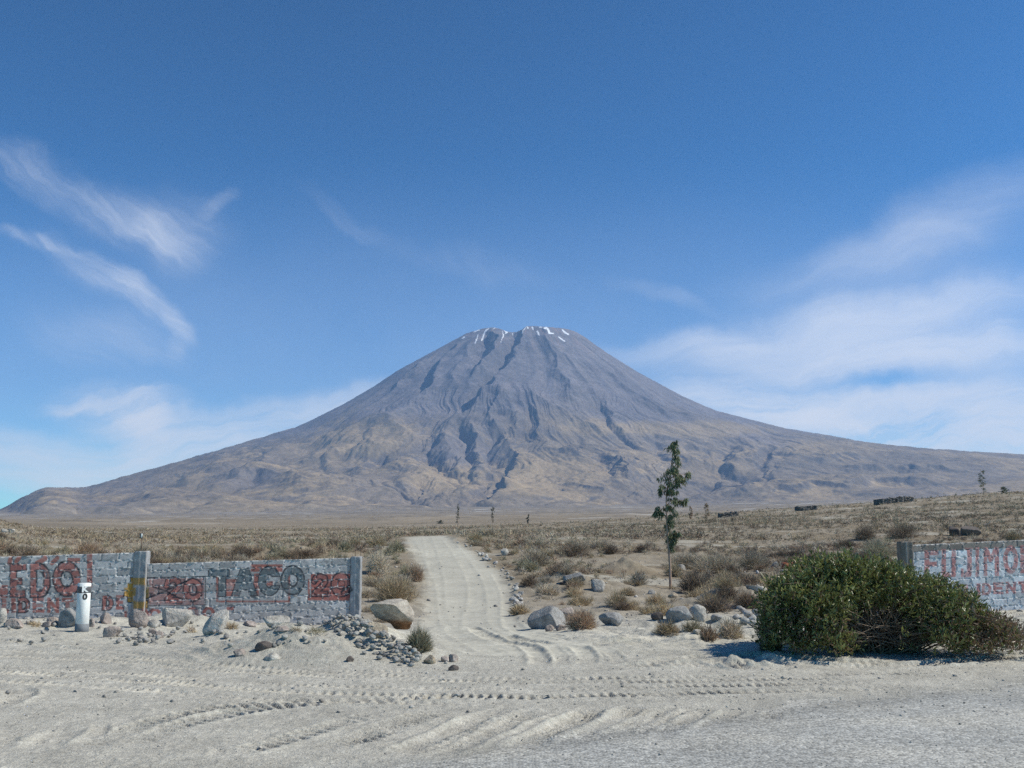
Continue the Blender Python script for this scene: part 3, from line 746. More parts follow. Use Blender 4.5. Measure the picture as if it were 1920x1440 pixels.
def big_boulder():
    """overhanging boulder at the end of the wall: wide cap over an undercut brown foot"""
    p = place(724, 1186)
    k = p[1] / F
    V, T = ICO[4]; V = V.copy()
    rg = np.random.default_rng(5)
    V = np.sign(V) * np.abs(V) ** .62; V = V * (1 + .2 * n3(V, 1.2, 77))[:, None]
    for n, d in (((-.30, -.85, -.38), .34), ((-.85, -.35, -.15), .62), ((.0, -.15, 1), .62), ((.8, -.35, .35), .66), ((.35, -.8, -.5), .62), ((-.45, .1, .85), .7)):
        n = np.array(n); n = n / np.linalg.norm(n); e = V @ n - d; V -= np.where(e > 0, e * .9, 0)[:, None] * n
    V = V * (1 + .05 * n3(V, 3.5, 78))[:, None]
    lo, hi = V.min(0), V.max(0); V = (V - (lo + hi) / 2) / (hi - lo)      # -.5 .. .5
    z = V[:, 2] + .5
    # undercut foot
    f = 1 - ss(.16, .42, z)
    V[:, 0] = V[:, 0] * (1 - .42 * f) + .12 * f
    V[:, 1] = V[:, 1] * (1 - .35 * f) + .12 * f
    V[:, 0] += -.10 * ss(.3, .7, z) * (V[:, 0] < 0)
    zz = V[:, 2] + .5; V[:, 1] -= .62 * zz * (1 - .35 * zz); V[:, 0] -= .10 * zz
    dims = np.array([84 * k, 84 * k, 60 * k])
    lo, hi = V.min(0), V.max(0); V = (V - (lo + hi) / 2) / (hi - lo) * dims
    V[:, 2] += dims[2] / 2 - .03
    t = n3(V, 5., 79)
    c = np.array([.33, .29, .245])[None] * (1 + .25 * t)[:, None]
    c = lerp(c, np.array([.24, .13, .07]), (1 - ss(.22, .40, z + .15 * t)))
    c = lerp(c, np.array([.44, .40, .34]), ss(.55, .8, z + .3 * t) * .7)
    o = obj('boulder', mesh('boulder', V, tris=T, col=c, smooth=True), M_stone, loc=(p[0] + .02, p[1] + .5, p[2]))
    tag(o, 'biggest boulder, with an undercut brown foot, at the wall end by the dirt track', 'boulder')
big_boulder()

# heap of broken stones spilling from the wall end
def heap():
    protos = [rock_mesh('stone', (1, .9 + .2 * (k % 3) * .5, .7), 500 + k, 2, [(.50, .48, .45), (.57, .55, .50), (.44, .42, .39), (.53, .49, .45)][k % 4], 9, .2) for k in range(14)]
    P = []
    line = [(632, 1172, 16), (665, 1174, 20), (690, 1196, 26), (720, 1212, 22), (750, 1228, 18), (780, 1241, 11)]
    n = 0
    for i in range(2600):
        t = RNG.uniform(0, 4.999); k = int(t); f = t - k
        a, b = np.array(line[k]), np.array(line[k + 1]); c = a + (b - a) * f
        nx, ny = RNG.normal(0, .45), RNG.normal(0, .42)
        px, py = c[0] + nx * c[2], c[1] + ny * c[2] * .8
        s = RNG.uniform(.055, .125) * (1 - .25 * t / 5)
        q = place(px, py, 11, 26)
        if any((q[0] - o[0]) ** 2 + ((q[1] - o[1]) * .45) ** 2 < (.29 * (s + o[3])) ** 2 for o in P): continue
        lift = .10 * max(0, 1 - nx * nx - ny * ny)
        P.append((q[0], q[1], q[2] + lift, s))
        if len(P) >= 290: break
    for i, (x, y, z, s) in enumerate(P):
        o = obj('stone', protos[i % 14], M_stone, loc=(x, y, z + .1 * s), rot=(RNG.uniform(-.6, .6), RNG.uniform(-.6, .6), RNG.uniform(0, 6.28)), scale=(s, s, s))
        tag(o, 'grey broken stone in the heap spilling from the end of the painted wall', 'stone', 'broken stones heaped at the wall end')
    # under the loose stones the heap is packed with fine rubble
    E = []
    for i in range(60):
        y = RNG.uniform(1018, 1142); l, r = np.interp(y, [t[0] for t in TE], [t[2] for t in TE]), 0
        E.append((l + RNG.normal(4, 4.5) + 3, y, RNG.uniform(.09, .26)))
    for i, (px, py, s) in enumerate(E):
        q = place(px, py)
        o = obj('stone', protos[i % 14], M_stone, loc=(q[0], q[1], q[2] + .15 * s), rot=(RNG.uniform(-.5, .5), RNG.uniform(-.5, .5), RNG.uniform(0, 6.28)), scale=(s, s, s * .8))
        tag(o, 'loose grey stone in the line of rubble along the right edge of the dirt track', 'stone', 'rubble stones edging the dirt track')
    for i in range(120):
        px, py = RNG.uniform(0, 640), RNG.uniform(1168, 1214)
        if RNG.random() < .35: px, py = RNG.uniform(210, 330), RNG.uniform(1180, 1206)
        s = RNG.uniform(.03, .10); q = place(px, py, 8, 22.6)
        o = obj('stone', protos[(i * 5) % 14], M_stone, loc=(q[0], q[1], q[2] + .15 * s), rot=(RNG.uniform(-.5, .5), RNG.uniform(-.5, .5), RNG.uniform(0, 6.28)), scale=(s, s, s))
        tag(o, 'small stone scattered on the pale sand in front of the left wall', 'stone', 'small stones strewn before the left wall')
    W = [(1356, 1190), (1392, 1150), (1402, 1158), (1410, 1166), (1418, 1152), (1398, 1170), (1380, 1162), (1424, 1160), (1386, 1145), (1412, 1176)]
    for i, (px, py) in enumerate(W):
        s = RNG.uniform(.1, .2); q = place(px, py, 8, 40)
        o = obj('stone', protos[(i * 3) % 14], M_stone, loc=(q[0], q[1], q[2] + .1 * s), rot=(.3, .2, i), scale=(s, s, s))
        tag(o, 'grey stone in the rubble patch at the left flank of the green bush', 'stone', 'rubble left of the green bush')
heap()

def gravel():
    V0, T0 = ICO[1]; rg = np.random.default_rng(99); Vs, Ts, Cs = [], [], []; n = 0
    cnt = 5600
    py = 1178 + 250 * rg.random(cnt) ** 1.9; px = rg.uniform(-60, 1980, cnt)
    Y = EYE * F / (py - 1000); Y = np.where(py < 1240, 13 + (1240 - py) / 62 * 8.5, Y)
    far = rg.random(cnt) < .55
    Y = np.where(far, rg.uniform(20, 60, cnt), Y)
    a, _ = ray(px, 1150); X = a * Y
    S = rg.uniform(.005, .014, cnt) * (1 + 1.4 * (rg.random(cnt) < .06)); S = np.where(far, S * 3.2, S)
    S = np.where(py > 1330, S * .55, S)
    keep = ~((rg.random(cnt) < track_mask(X, Y) * .8)); X, Y, S = X[keep], Y[keep], S[keep]
    Z = ground_z(X, Y)
    for i in range(len(X)):
        v = V0 * rg.uniform(.6, 1.15, (len(V0), 1)) * S[i] * np.array([1.2, 1, .75])
        th = rg.uniform(0, 6.28); cth, sth = math.cos(th), math.sin(th)
        v = np.stack([v[:, 0] * cth - v[:, 1] * sth, v[:, 0] * sth + v[:, 1] * cth, v[:, 2]], 1) + (X[i], Y[i], Z[i] + .2 * S[i])
        Vs.append(v); Ts.append(T0 + n); n += len(v)
        t = [.46, .40, .34, .52][rg.integers(4)] * rg.uniform(.8, 1.15); Cs.append(np.broadcast_to(np.array([t, t * .93, t * .84]), (len(v), 3)))
    o = obj('gravel', mesh('gravel', np.concatenate(Vs), tris=np.concatenate(Ts), col=np.concatenate(Cs)), M_stone)
    tag(o, 'fine gravel strewn over the dusty ground', None, None, 'stuff')
gravel()

# ------------------------------------------------------------------ painted walls
# each wall stands on a line Y = c + k X, its right end farther away
def wall_line(px, y, k): a = float(ray(px, 1000)[0]); return (y - k * a * y, k)
WY = wall_line(680, 23.0, .25)
def wpt(px, py, wl=WY):
    a, s = ray(px, py); y = wl[0] / (1 - wl[1] * a); return float(a * y), float(EYE + s * y)
def wly(x, wl): return wl[0] + wl[1] * x
def rect(x0, y0, x1, y1):
    return lambda x, y: np.maximum(np.maximum(x0 - x, x - x1), np.maximum(y0 - y, y - y1))
def ring(cx, cy, rx, ry, ix, iy):
    def f(x, y):
        o = (np.hypot((x - cx) / rx, (y - cy) / ry) - 1) * min(rx, ry); i = (1 - np.hypot((x - cx) / ix, (y - cy) / iy)) * min(ix, iy)
        return np.maximum(o, i)
    return f
def line(pts, w):
    P = np.array(pts, float)
    return lambda x, y: polydist(x, y, P)[0] - w
def union(*fs):
    def f(x, y):
        d = fs[0](x, y)
        for g in fs[1:]: d = np.minimum(d, g(x, y))
        return d
    return f
def minus(f, g): return lambda x, y: np.maximum(f(x, y), -g(x, y))
def letter_D(x0, y0, x1, y1, t, ty=None):
    ty = ty or t
    w = x1 - x0; cy = (y0 + y1) / 2; ry = (y1 - y0) / 2
    out = lambda x, y: np.maximum(np.maximum(x0 - x, np.abs(y - cy) - ry), np.where(x > x0 + w * .45, (np.hypot((x - x0 - w * .45) / (w * .55), (y - cy) / ry) - 1) * w * .5, -9))
    inn = lambda x, y: np.maximum(np.maximum(x0 + t - x, np.abs(y - cy) - ry + ty), np.where(x > x0 + w * .45, (np.hypot((x - x0 - w * .45) / max(w * .55 - t, 1), (y - cy) / max(ry - ty, 1)) - 1) * (w * .5 - t), -9))
    return minus(out, inn)
def letter_E(x0, y0, x1, y1, t):
    m = (y0 + y1) / 2
    return union(rect(x0, y0, x0 + t, y1), rect(x0, y0, x1, y0 + t * .95), rect(x0, m - t * .45, x1 - 2, m + t * .45), rect(x0, y1 - t * .95, x1, y1))
def letter_N(x0, y0, x1, y1, t):
    return union(rect(x0, y0, x0 + t, y1), rect(x1 - t, y0, x1, y1), line([(x0 + t * .5, y0 + t * .4), (x1 - t * .5, y1 - t * .4)], t * .5))
def letter_T(x0, y0, x1, y1, t):
    m = (x0 + x1) / 2; return union(rect(x0, y0, x1, y0 + t), rect(m - t / 2, y0, m + t / 2, y1))
RED, BLK, OCH, GRN, PKR = (.29, .12, .105), (.035, .037, .045), (.36, .20, .035), (.125, .145, .155), (.43, .20, .19)
two_a = union(line([(312.5, 1099), (315, 1090), (325, 1086), (334, 1090), (336, 1100), (326, 1111), (313, 1124)], 4.6), rect(310, 1121, 341, 1131))
two_b = union(line([(589, 1090), (592, 1083), (600, 1080), (609, 1083), (610, 1092), (602, 1101), (590, 1112)], 4.6), rect(585, 1109, 614, 1118))
letA = minus(lambda x, y: np.maximum(np.maximum(1066 - y, y - 1117), np.maximum((451 - (y - 1066) * .33) - x, x - (466 + (y - 1066) * .33))),
             union(line([(458, 1086), (458, 1087)], 2.5), lambda x, y: np.maximum(np.maximum(1106 - y, y - 1120), np.abs(x - 458.5) - 7 - (y - 1106) * .25)))
letC = minus(ring(504.7, 1089.5, 21, 27, 7.5, 12), rect(509, 1081, 530, 1098))
PAINT_L = [  # colour, shape, outline colour
 (RED, rect(0, 1097, 15, 1121), None), (RED, union(rect(-8, 1120, 0, 1140), rect(2, 1142, 16, 1150)), None),
 ((.30, .13, .11), union(line([(17, 1056), (20, 1047)], 4), line([(30, 1053), (36, 1046)], 4), line([(70, 1056), (84, 1047)], 5), line([(98, 1056), (108, 1046)], 4), rect(126, 1046, 150, 1056)), None),
 (RED, union(rect(19, 1058, 31, 1119), rect(19, 1058, 49, 1069), rect(19, 1084, 41, 1096), rect(19, 1107, 47, 1119)), 'thin'),
 (RED, letter_D(57, 1057, 94, 1120, 11, 11), 'thick'), (RED, ring(125, 1085.5, 25.5, 32.5, 11.5, 14.5), 'thick'),
 (RED, rect(163, 1039, 173, 1102), None), (RED, union(rect(163, 1112, 172, 1121)), None),
 (RED, rect(3, 1122, 12, 1149), None), (RED, rect(21, 1121, 30, 1149), None), (RED, letter_D(34, 1121, 56, 1149, 7), 'thin'), (RED, letter_E(61, 1121, 83, 1149, 7), None), (RED, letter_N(88, 1121, 111, 1149, 7), None), (RED, letter_T(116, 1121, 138, 1149, 8), None),
 (RED, letter_D(192, 1117, 212, 1144, 7), 'thin'), (RED, letter_E(217, 1116, 233, 1143, 7), None),
 (OCH, union(rect(245, 1083, 276, 1097), rect(233, 1102, 256, 1118), rect(239, 1093, 250, 1129), rect(250, 1126, 277, 1141)), 'thin'),
 ((.17, .13, .05), rect(266, 1097, 289, 1123), None), ((.24, .24, .26), union(rect(254, 1098, 272, 1128)), None),
 ((.28, .17, .16), rect(279, 1084, 383, 1134), None),
 (RED, two_a, 'thin'), (RED, ring(361.7, 1106, 18, 21, 7.5, 11), 'thick'),
 (BLK, union(line([(275, 1123), (310, 1108), (355, 1087)], 1.6), line([(287, 1100), (310, 1108), (341, 1124)], 1.6), line([(278, 1083), (386, 1081)], .9), line([(385, 1083), (385, 1131)], .9), line([(278, 1136), (386, 1134)], .9)), None),
 ((.30, .12, .10), union(rect(405, 1070, 409, 1128), rect(405, 1126, 545, 1129.5), rect(540, 1068, 544, 1128), rect(424, 1086, 448, 1118), rect(470, 1058, 530, 1072), rect(476, 1075, 486, 1118), rect(500, 1090, 512, 1098), rect(577, 1085, 581, 1126), rect(577, 1121, 672, 1126), rect(666, 1070, 673, 1123)), None),
 ((.33, .11, .09), union(rect(583, 1076, 660, 1122)), None),
 (GRN, union(rect(391, 1067, 430, 1081), rect(410, 1081, 423, 1118)), 'thin'), (GRN, letA, 'thin'), (GRN, letC, 'thin'), (GRN, ring(549, 1088, 21.5, 26.5, 9, 12), 'thick'),
 (RED, two_b, 'thick'), (RED, ring(639, 1096, 18, 22, 8, 9), 'thick'), (BLK, line([(640, 1110), (655, 1098), (660, 1106), (650, 1116)], 2), None),
 (RED, union(ring(290, 1153, 13, 13, 6, 7), ring(361, 1150, 12, 13, 5, 7), ring(391, 1150, 12, 13, 5, 7), ring(270, 1152, 9, 12, 4, 6), rect(233, 1146, 238, 1160), rect(425, 1138, 440, 1144)), None),
]
PAINT_R = [
 (PKR, union(rect(1733, 1032, 1743, 1076), rect(1733, 1032, 1760, 1041), rect(1733, 1053, 1758, 1062)), None),
 (PKR, union(rect(1765.5, 1030, 1774, 1078), rect(1784, 1030, 1792.5, 1078), rect(1766, 1073, 1792, 1082)), None),
 (PKR, union(rect(1813, 1027, 1822, 1078), rect(1802, 1071, 1821, 1082), rect(1802, 1066, 1807, 1076), rect(1810, 1027, 1823, 1032)), None),
 (PKR, rect(1829, 1026, 1836, 1082), None),
 (PKR, union(rect(1844, 1027, 1851, 1080), rect(1865, 1026, 1873, 1080), line([(1849, 1030), (1858, 1050), (1867, 1029)], 4)), None),
 (PKR, ring(1895, 1049, 14, 27, 6, 16), None),
 (PKR, union(rect(1913, 1022, 1921, 1075), ring(1926, 1034, 12, 13, 5, 6), line([(1922, 1046), (1938, 1074)], 4)), None), (PKR, rect(1945, 1020, 1953, 1074), None),
 (PKR, union(rect(1808, 1096, 1815, 1118)), None), (PKR, rect(1831, 1094, 1838, 1116), None), (PKR, letter_D(1841, 1093, 1859, 1116, 5.5), None), (PKR, letter_E(1862, 1092, 1882, 1114, 6), None), (PKR, letter_N(1886, 1091, 1905, 1113, 5.5), None), (PKR, letter_T(1908, 1090, 1928, 1112, 6), None), (PKR, letter_E(1932, 1089, 1950, 1111, 6), None),
]
BW, BH = .335, .158
def wall_face(x0, x1, ztop, slope, zbot, th, wy, base, mortar, paints, seed, bare_rows=(), old=None):
    """one panel of blockwork: a relief of blocks and squeezed mortar on both faces, coursed along the slope of its top"""
    d = .0125
    nx = int((x1 - x0) / d) + 1; X = np.linspace(x0, x1, nx)
    hmax = ztop(x0) - zbot; nz = int(hmax / d) + 1
    V_ = np.linspace(0, 1, nz)
    XX, T_ = np.meshgrid(X, V_)
    top = ztop(XX); ZZ = top - (1 - T_) * hmax
    dn = top - ZZ                                       # depth below the top
    wob = .007 * pn(XX / .5, ZZ / .5, seed) + .004 * pn(XX / .1, ZZ / .1, seed + 1)
    row = np.floor((dn + wob) / BH); fr = (dn + wob) / BH - row
    xo = XX + wob + (row % 2) * BW * .5 + .05 * ((row * 7919 + seed) % 5) / 5
    colm = np.floor(xo / BW); fc = xo / BW - colm
    db = np.minimum(np.minimum(fr, 1 - fr) * BH, np.minimum(fc, 1 - fc) * BW)
    hsh = _h(row, colm, seed + 5) / 4294967296.0; hs2 = _h(row, colm, seed + 6) / 4294967296.0
    joint = 1 - ss(.006, .017, db + .003 * pn(XX / .04, ZZ / .04, seed + 7))
    lump = joint * np.clip(2.2 * pn(XX / .07, ZZ / .05, seed + 2) - .15, -.9, 1.3)
    y = -(.010 * (hsh - .5) + .0028 * fbm(XX / .12, ZZ / .12, 3, seed + 3) + .019 * lump - .004 * joint)
    c = np.array(base)[None, None] * (.72 + .5 * hs2[..., None]) * (1 + .13 * fbm(XX / .35, ZZ / .35, 4, seed + 4)[..., None])
    wyx = wly(XX, wy)
    px, py = proj(XX, wyx, ZZ)
    wear = fbm(XX / .16, ZZ / .12, 4, seed + 8) + .5 * (hsh - .5)
    if old is not None:
        for r in bare_rows: c = lerp(c, np.array(old) * (.85 + .3 * hs2[..., None]), (row == r) * .92)
        c = lerp(c, np.array(old), ss(.95, 1.2, dn / hmax + .12 * wear + (hsh - .5) * .15))
    c = lerp(c, np.array(base) * .45, ss(.45, .95, wear) * .6)
    jx = px + .55 * pn(XX / .12, ZZ / .12, seed + 11); jy = py + .55 * pn(XX / .12, ZZ / .12, seed + 12)
    for col, f, outl in paints:
        dd = f(jx, jy)
        a = (1 - ss(-.6, .5, dd)) * np.clip(.97 - .42 * ss(.2, .85, wear) - .28 * ss(.3, .8, pn(XX / .3, ZZ / .3, seed + 13)), .15, 1)
        c = lerp(c, np.array(col) * (.85 + .35 * hs2[..., None]), a)
        if outl:
            wd = 1.5 if outl == 'thick' else 1.0
            a = (1 - ss(wd * .6, wd * 1.3, np.abs(dd - .4))) * np.clip(.9 - .7 * ss(.2, .6, pn(XX / .22, ZZ / .22, seed + 14)), 0, 1)
            c = lerp(c, np.array(BLK), a)
    c = lerp(c, np.array(mortar), joint * np.clip(.28 + 1.2 * pn(XX / .09, ZZ / .05, seed + 9), 0, .8))
    c = lerp(c, np.array([.10, .095, .095]), joint * np.clip(-.25 + 1.6 * pn(XX / .10, ZZ / .05, seed + 19), 0, .8))
    # front sheet, back sheet, rims
    Vf = np.stack([XX, wyx + y, ZZ], -1).reshape(-1, 3)
    Vb = np.stack([XX, wyx + th - y, ZZ], -1).reshape(-1, 3)
    idx = np.arange(nx * nz).reshape(nz, nx); n = nx * nz
    qf = np.stack([idx[:-1, :-1], idx[:-1, 1:], idx[1:, 1:], idx[1:, :-1]], -1).reshape(-1, 4)
    qb = qf[:, ::-1] + n
    rim = []
    for e in (idx[-1], idx[::-1, -1], idx[:, 0], idx[0, ::-1]):
        rim.append(np.stack([e[:-1], e[1:], e[1:] + n, e[:-1] + n], -1))
    cc = c.reshape(-1, 3)
    return np.concatenate([Vf, Vb]), np.concatenate([qf, qb] + rim), np.clip(np.concatenate([cc, cc]), .02, .85)

def pillar_mesh(x0, x1, z0, z1, wy, th, base, seed, paints=()):
    d = .02
    nx = max(int((x1 - x0) / d), 3) + 1; nz = int((z1 - z0) / d) + 1; ny = max(int(th / d), 3) + 1
    ring_ = [(x, wy) for x in np.linspace(x0, x1, nx)] + [(x1, y) for y in np.linspace(wy, wy + th, ny)[1:]] + [(x, wy + th) for x in np.linspace(x1, x0, nx)[1:]] + [(x0, y) for y in np.linspace(wy + th, wy, ny)[1:-1]]
    RG = np.array(ring_); m = len(RG); Z = np.linspace(z0, z1, nz)
    XX = np.broadcast_to(RG[:, 0], (nz, m)).copy(); YY = np.broadcast_to(RG[:, 1], (nz, m)).copy(); ZZ = np.broadcast_to(Z[:, None], (nz, m)).copy()
    cx, cy = (x0 + x1) / 2, wy + th / 2
    n = .006 * fbm(XX / .08 + YY / .08, ZZ / .12, 3, seed)
    XX += np.sign(XX - cx) * n; YY += np.sign(YY - cy) * n; ZZ[-1] += .02 * pn(XX[-1] / .07, YY[-1] / .07, seed + 1)
    c = np.array(base)[None, None] * (1 + .2 * fbm((XX + YY) / .1, ZZ / .35, 4, seed + 2)[..., None])
    seam = .6 * np.exp(-((XX - (x0 + .45 * (x1 - x0) + .01 * pn(ZZ / .2, ZZ * 0, seed))) / .012) ** 2) * (YY < wy + .02)
    c = lerp(c, np.array([.5, .49, .48]), seam * .7); YY = YY - seam * .012
    px, py = proj(XX, YY, ZZ)
    for col, f, o in paints:
        c = lerp(c, np.array(col), (1 - ss(-.6, .5, f(px, py))) * (YY < wy + .02) * .8)
    V = np.stack([XX, YY, ZZ], -1).reshape(-1, 3); idx = np.arange(nz * m).reshape(nz, m)
    q = np.stack([idx[:-1], np.roll(idx[:-1], -1, 1), np.roll(idx[1:], -1, 1), idx[1:]], -1).reshape(-1, 4)
    V = np.concatenate([V, [[cx, cy, z1 + .005]]]); c = np.concatenate([c.reshape(-1, 3), [base]])
    t = np.array([[idx[-1, k], idx[-1, (k + 1) % m], nz * m] for k in range(m)])
    return mesh('pillar', V, quads=q, tris=t, col=np.clip(c, .02, .8))

def build_walls():
    WB = (.365, .358, .355); MO = (.64, .62, .59)
    e = wpt(340, 1170)
    root = empty('block_wall', (e[0], wly(e[0], WY) + .07, -.5), 'long painted block wall, grey with red letters EDO and dark TACO 20, left of the track', 'wall')
    inv = Matrix.Translation((-root.location[0], -root.location[1], -root.location[2]))
    def child(name, me, mat, par=root):
        o = obj(name, me, mat, par)
        o.location = -root.location if par is root else (0, 0, 0)
        return o
    zb = -.95
    xa, xb = wpt(-170, 1000)[0], wpt(254.5, 1000)[0]
    zl, zr = wpt(0, 1044)[1], wpt(254, 1036)[1]; sl = (zr - zl) / (xb - wpt(0, 1044)[0])
    zt = lambda x: zr + (x - xb) * sl
    V, q, c = wall_face(xa, xb, zt, sl, zb, .14, WY, WB, MO, PAINT_L, 1)
    child('wall_panel', mesh('wall_panel', V, quads=q, col=c), M_block)
    x2, x3 = wpt(279.5, 1000)[0], wpt(659, 1000)[0]
    z2, z3 = wpt(281, 1057)[1], wpt(659, 1046)[1]
    zt2 = lambda x: z3 + (x - x3) * (z3 - z2) / (x3 - x2)
    V, q, c = wall_face(x2, x3, zt2, 0, zb - .12, .14, WY, WB, MO, PAINT_L, 2)
    child('wall_panel', mesh('wall_panel', V, quads=q, col=c), M_block)
    p1 = child('pillar', pillar_mesh(xb, x2, zb, wpt(266, 1034)[1], wly(xb, WY) - .02, .23, (.29, .285, .285), 3, PAINT_L), M_block)
    p2 = child('pillar', pillar_mesh(x3, wpt(678.5, 1000)[0], zb - .1, wpt(670, 1044)[1], wly(x3, WY) - .02, .23, (.29, .285, .288), 4, PAINT_L[-6:]), M_block)
    def rod(px, y0, y1, par, lean=0, cap=False):
        m = MB(); a = wpt(px, y0); b = wpt(px + lean, y1); yy = wly(a[0], WY) + .07
        m.tube([(a[0], yy, a[1] - .1), ((a[0] + b[0]) / 2 + .004, yy, (a[1] + b[1]) / 2), (b[0], yy, b[1])], .007, (.14, .085, .06), 5)
        o = obj('rebar', m.mesh('rebar'), M_rust, root); o.location = -root.location
        if cap:
            m = MB(); h = .085
            m.tube([(b[0], yy, b[1] - .03), (b[0] + .004, yy, b[1] + h)], .04, (.1, .09, .085), 10); m.box((b[0] + .022, yy - .042, b[1] + .03), (.03, .004, .085), (.75, .74, .7))
            t = obj('tin_can', m.mesh('tin_can'), M_rust, o)
    rod(263, 1036, 1007, p1, -.5, True); rod(665, 1046, 1022, p2, 0); rod(675.5, 1046, 1023, p2, .3)
    # right hand wall
    yR = wall_line(1708, 22.4, .2)
    xa, xb = wpt(1708.5, 1000, yR)[0], wpt(2180, 1000, yR)[0]
    z1, z2 = wpt(1709, 1022, yR)[1], wpt(1920, 1012.5, yR)[1]; s2 = (z2 - z1) / (wpt(1920, 1000, yR)[0] - xa)
    zt3 = lambda x: z1 + (x - xa) * s2
    root2 = empty('block_wall', ((xa + xb) / 2, wly((xa + xb) / 2, yR) + .07, -.3), 'white washed block wall with faded red lettering behind the green bush', 'wall')
    V, q, c = wall_face(xa, xb, zt3, 0, -.75, .14, yR, (.54, .545, .56), (.66, .64, .61), PAINT_R, 7, (0, ), (.20, .165, .14))
    o = obj('wall_panel', mesh('wall_panel', V, quads=q, col=c), M_block, root2); o.location = -root2.location
    o = obj('pillar', pillar_mesh(wpt(1688, 1000, yR)[0], xa, -.8, wpt(1690, 1016, yR)[1], wly(xa, yR) - .05, .25, (.17, .145, .125), 8), M_block, root2); o.location = -root2.location
build_walls()

# ------------------------------------------------------------------ kilometre post
def milestone():
    p = place(153, 1184); k = p[1] / F; h = 87 * k; w = 19.5 * k
    root = empty('kilometre_post', (p[0], p[1], p[2]), 'white kilometre post with K on a grey band and a black 0', 'post', rz=R(35))
    m = MB(); b = .012
    def seg(z0, z1, col, top=False):
        m.box((0, 0, (z0 + z1) / 2), (w, w, z1 - z0), col, bev=0)
    m = MB(); m.box((0, 0, h * .5), (w, w, h), (.74, .74, .71), bev=.005); obj('shaft', m.mesh('shaft'), M_conc, root)
    m = MB(); m.box((0, 0, h * .865), (w + .006, w + .006, h * .135), (.10, .10, .105), bev=.003); obj('grey_band', m.mesh('grey_band'), M_conc, root)
    m = MB(); m.box((0, 0, h * .075), (w + .008, w + .008, h * .17), (.21, .22, .23), bev=.003); obj('foot_band', m.mesh('foot_band'), M_conc, root)
    def text(ch, z, size, col, name, yo):
        cu = bpy.data.curves.new(name, 'FONT'); cu.body = ch; cu.size = size; cu.extrude = .0015; cu.align_x = 'CENTER'; cu.offset = .006
        o = bpy.data.objects.new('tmp', cu); COL.objects.link(o)
        dg = bpy.context.evaluated_depsgraph_get(); me = bpy.data.meshes.new_from_object(o.evaluated_get(dg)); bpy.data.objects.remove(o)
        co_ = np.zeros(len(me.vertices) * 3, np.float32); me.vertices.foreach_get('co', co_); co_ = co_.reshape(-1, 3)
        co_[:, 0] -= (co_[:, 0].max() + co_[:, 0].min()) / 2
        V = np.stack([co_[:, 0] * 1.12, -w / 2 - yo - co_[:, 2], co_[:, 1] + z], 1); me.vertices.foreach_set('co', V.astype(np.float32).ravel())
        at = me.attributes.new('Col', 'FLOAT_COLOR', 'POINT'); at.data.foreach_set('color', np.tile(np.array([*col, 1], np.float32), len(V)))
        me.name = name; me.materials.clear(); obj(name, me, M_conc, root)
    text('K', h * .822, h * .165, (.75, .75, .73), 'letter', .006)
    text('0', h * .668, h * .165, (.04, .04, .04), 'digit', .003)
milestone()

# ------------------------------------------------------------------ dry scrub
HUES = [(.41, .345, .26), (.44, .35, .23), (.37, .27, .19), (.33, .295, .205), (.48, .41, .315), (.23, .175, .13)]
def twig_mesh(seed, n, hue, wid, height=.62, spread=1.0, name='dry_shrub', upright=.0):
    """unit shrub (about 1 m across): fine twigs leaving a low crown, each with side sprigs"""
    rg = np.random.default_rng(seed); V, T, C = [], [], []
    def blade(a, b, w, c):
        d = b - a; s = np.cross(d, rg.normal(size=3)); s = s / (np.linalg.norm(s) + 1e-9) * w
        k = len(V); V.extend([a - s * .5, a + s * .5, b]); T.append((k, k + 1, k + 2)); C.extend([c, c, c])
    lob = [(rg.uniform(-.22, .22), rg.uniform(-.22, .22), rg.uniform(.75, 1.05)) for _ in range(4)]
    for i in range(n):
        lx, ly, ls = lob[rg.integers(4)]
        th = rg.uniform(0, 6.283); el = math.acos(rg.uniform(0, 1) ** (1 + upright)); r = rg.uniform(.55, 1.0) * ls
        tip = np.array([math.cos(th) * math.sin(el) * .42 * spread * r + lx, math.sin(th) * math.sin(el) * .42 * spread * r + ly, height * r * (.12 + .88 * math.cos(el))])
        b0 = np.array([lx * .5 + rg.normal(0, .06), ly * .5 + rg.normal(0, .06), 0])
        mid = b0 + (tip - b0) * rg.uniform(.3, .6) + rg.normal(0, .03, 3)
        c = np.array(hue) * rg.uniform(.75, 1.25) * np.array([1, rg.uniform(.94, 1.05), rg.uniform(.88, 1.08)])
        if i % 4 == 0: blade(b0, mid, wid * 1.3, c * .85)
        for q in range(3):
            e = tip + rg.normal(0, .07, 3); e[2] = max(e[2], .01)
            blade(mid + (tip - mid) * rg.uniform(0, .5), e, wid, c * rg.uniform(.9, 1.1))
    return np.array(V), np.array(T), np.array(C)
def shrub_asset(seed, n, hue, wid, **k):
    V, T, C = twig_mesh(seed, n, hue, wid, **k); return mesh('dry_shrub', V, tris=T, col=C)

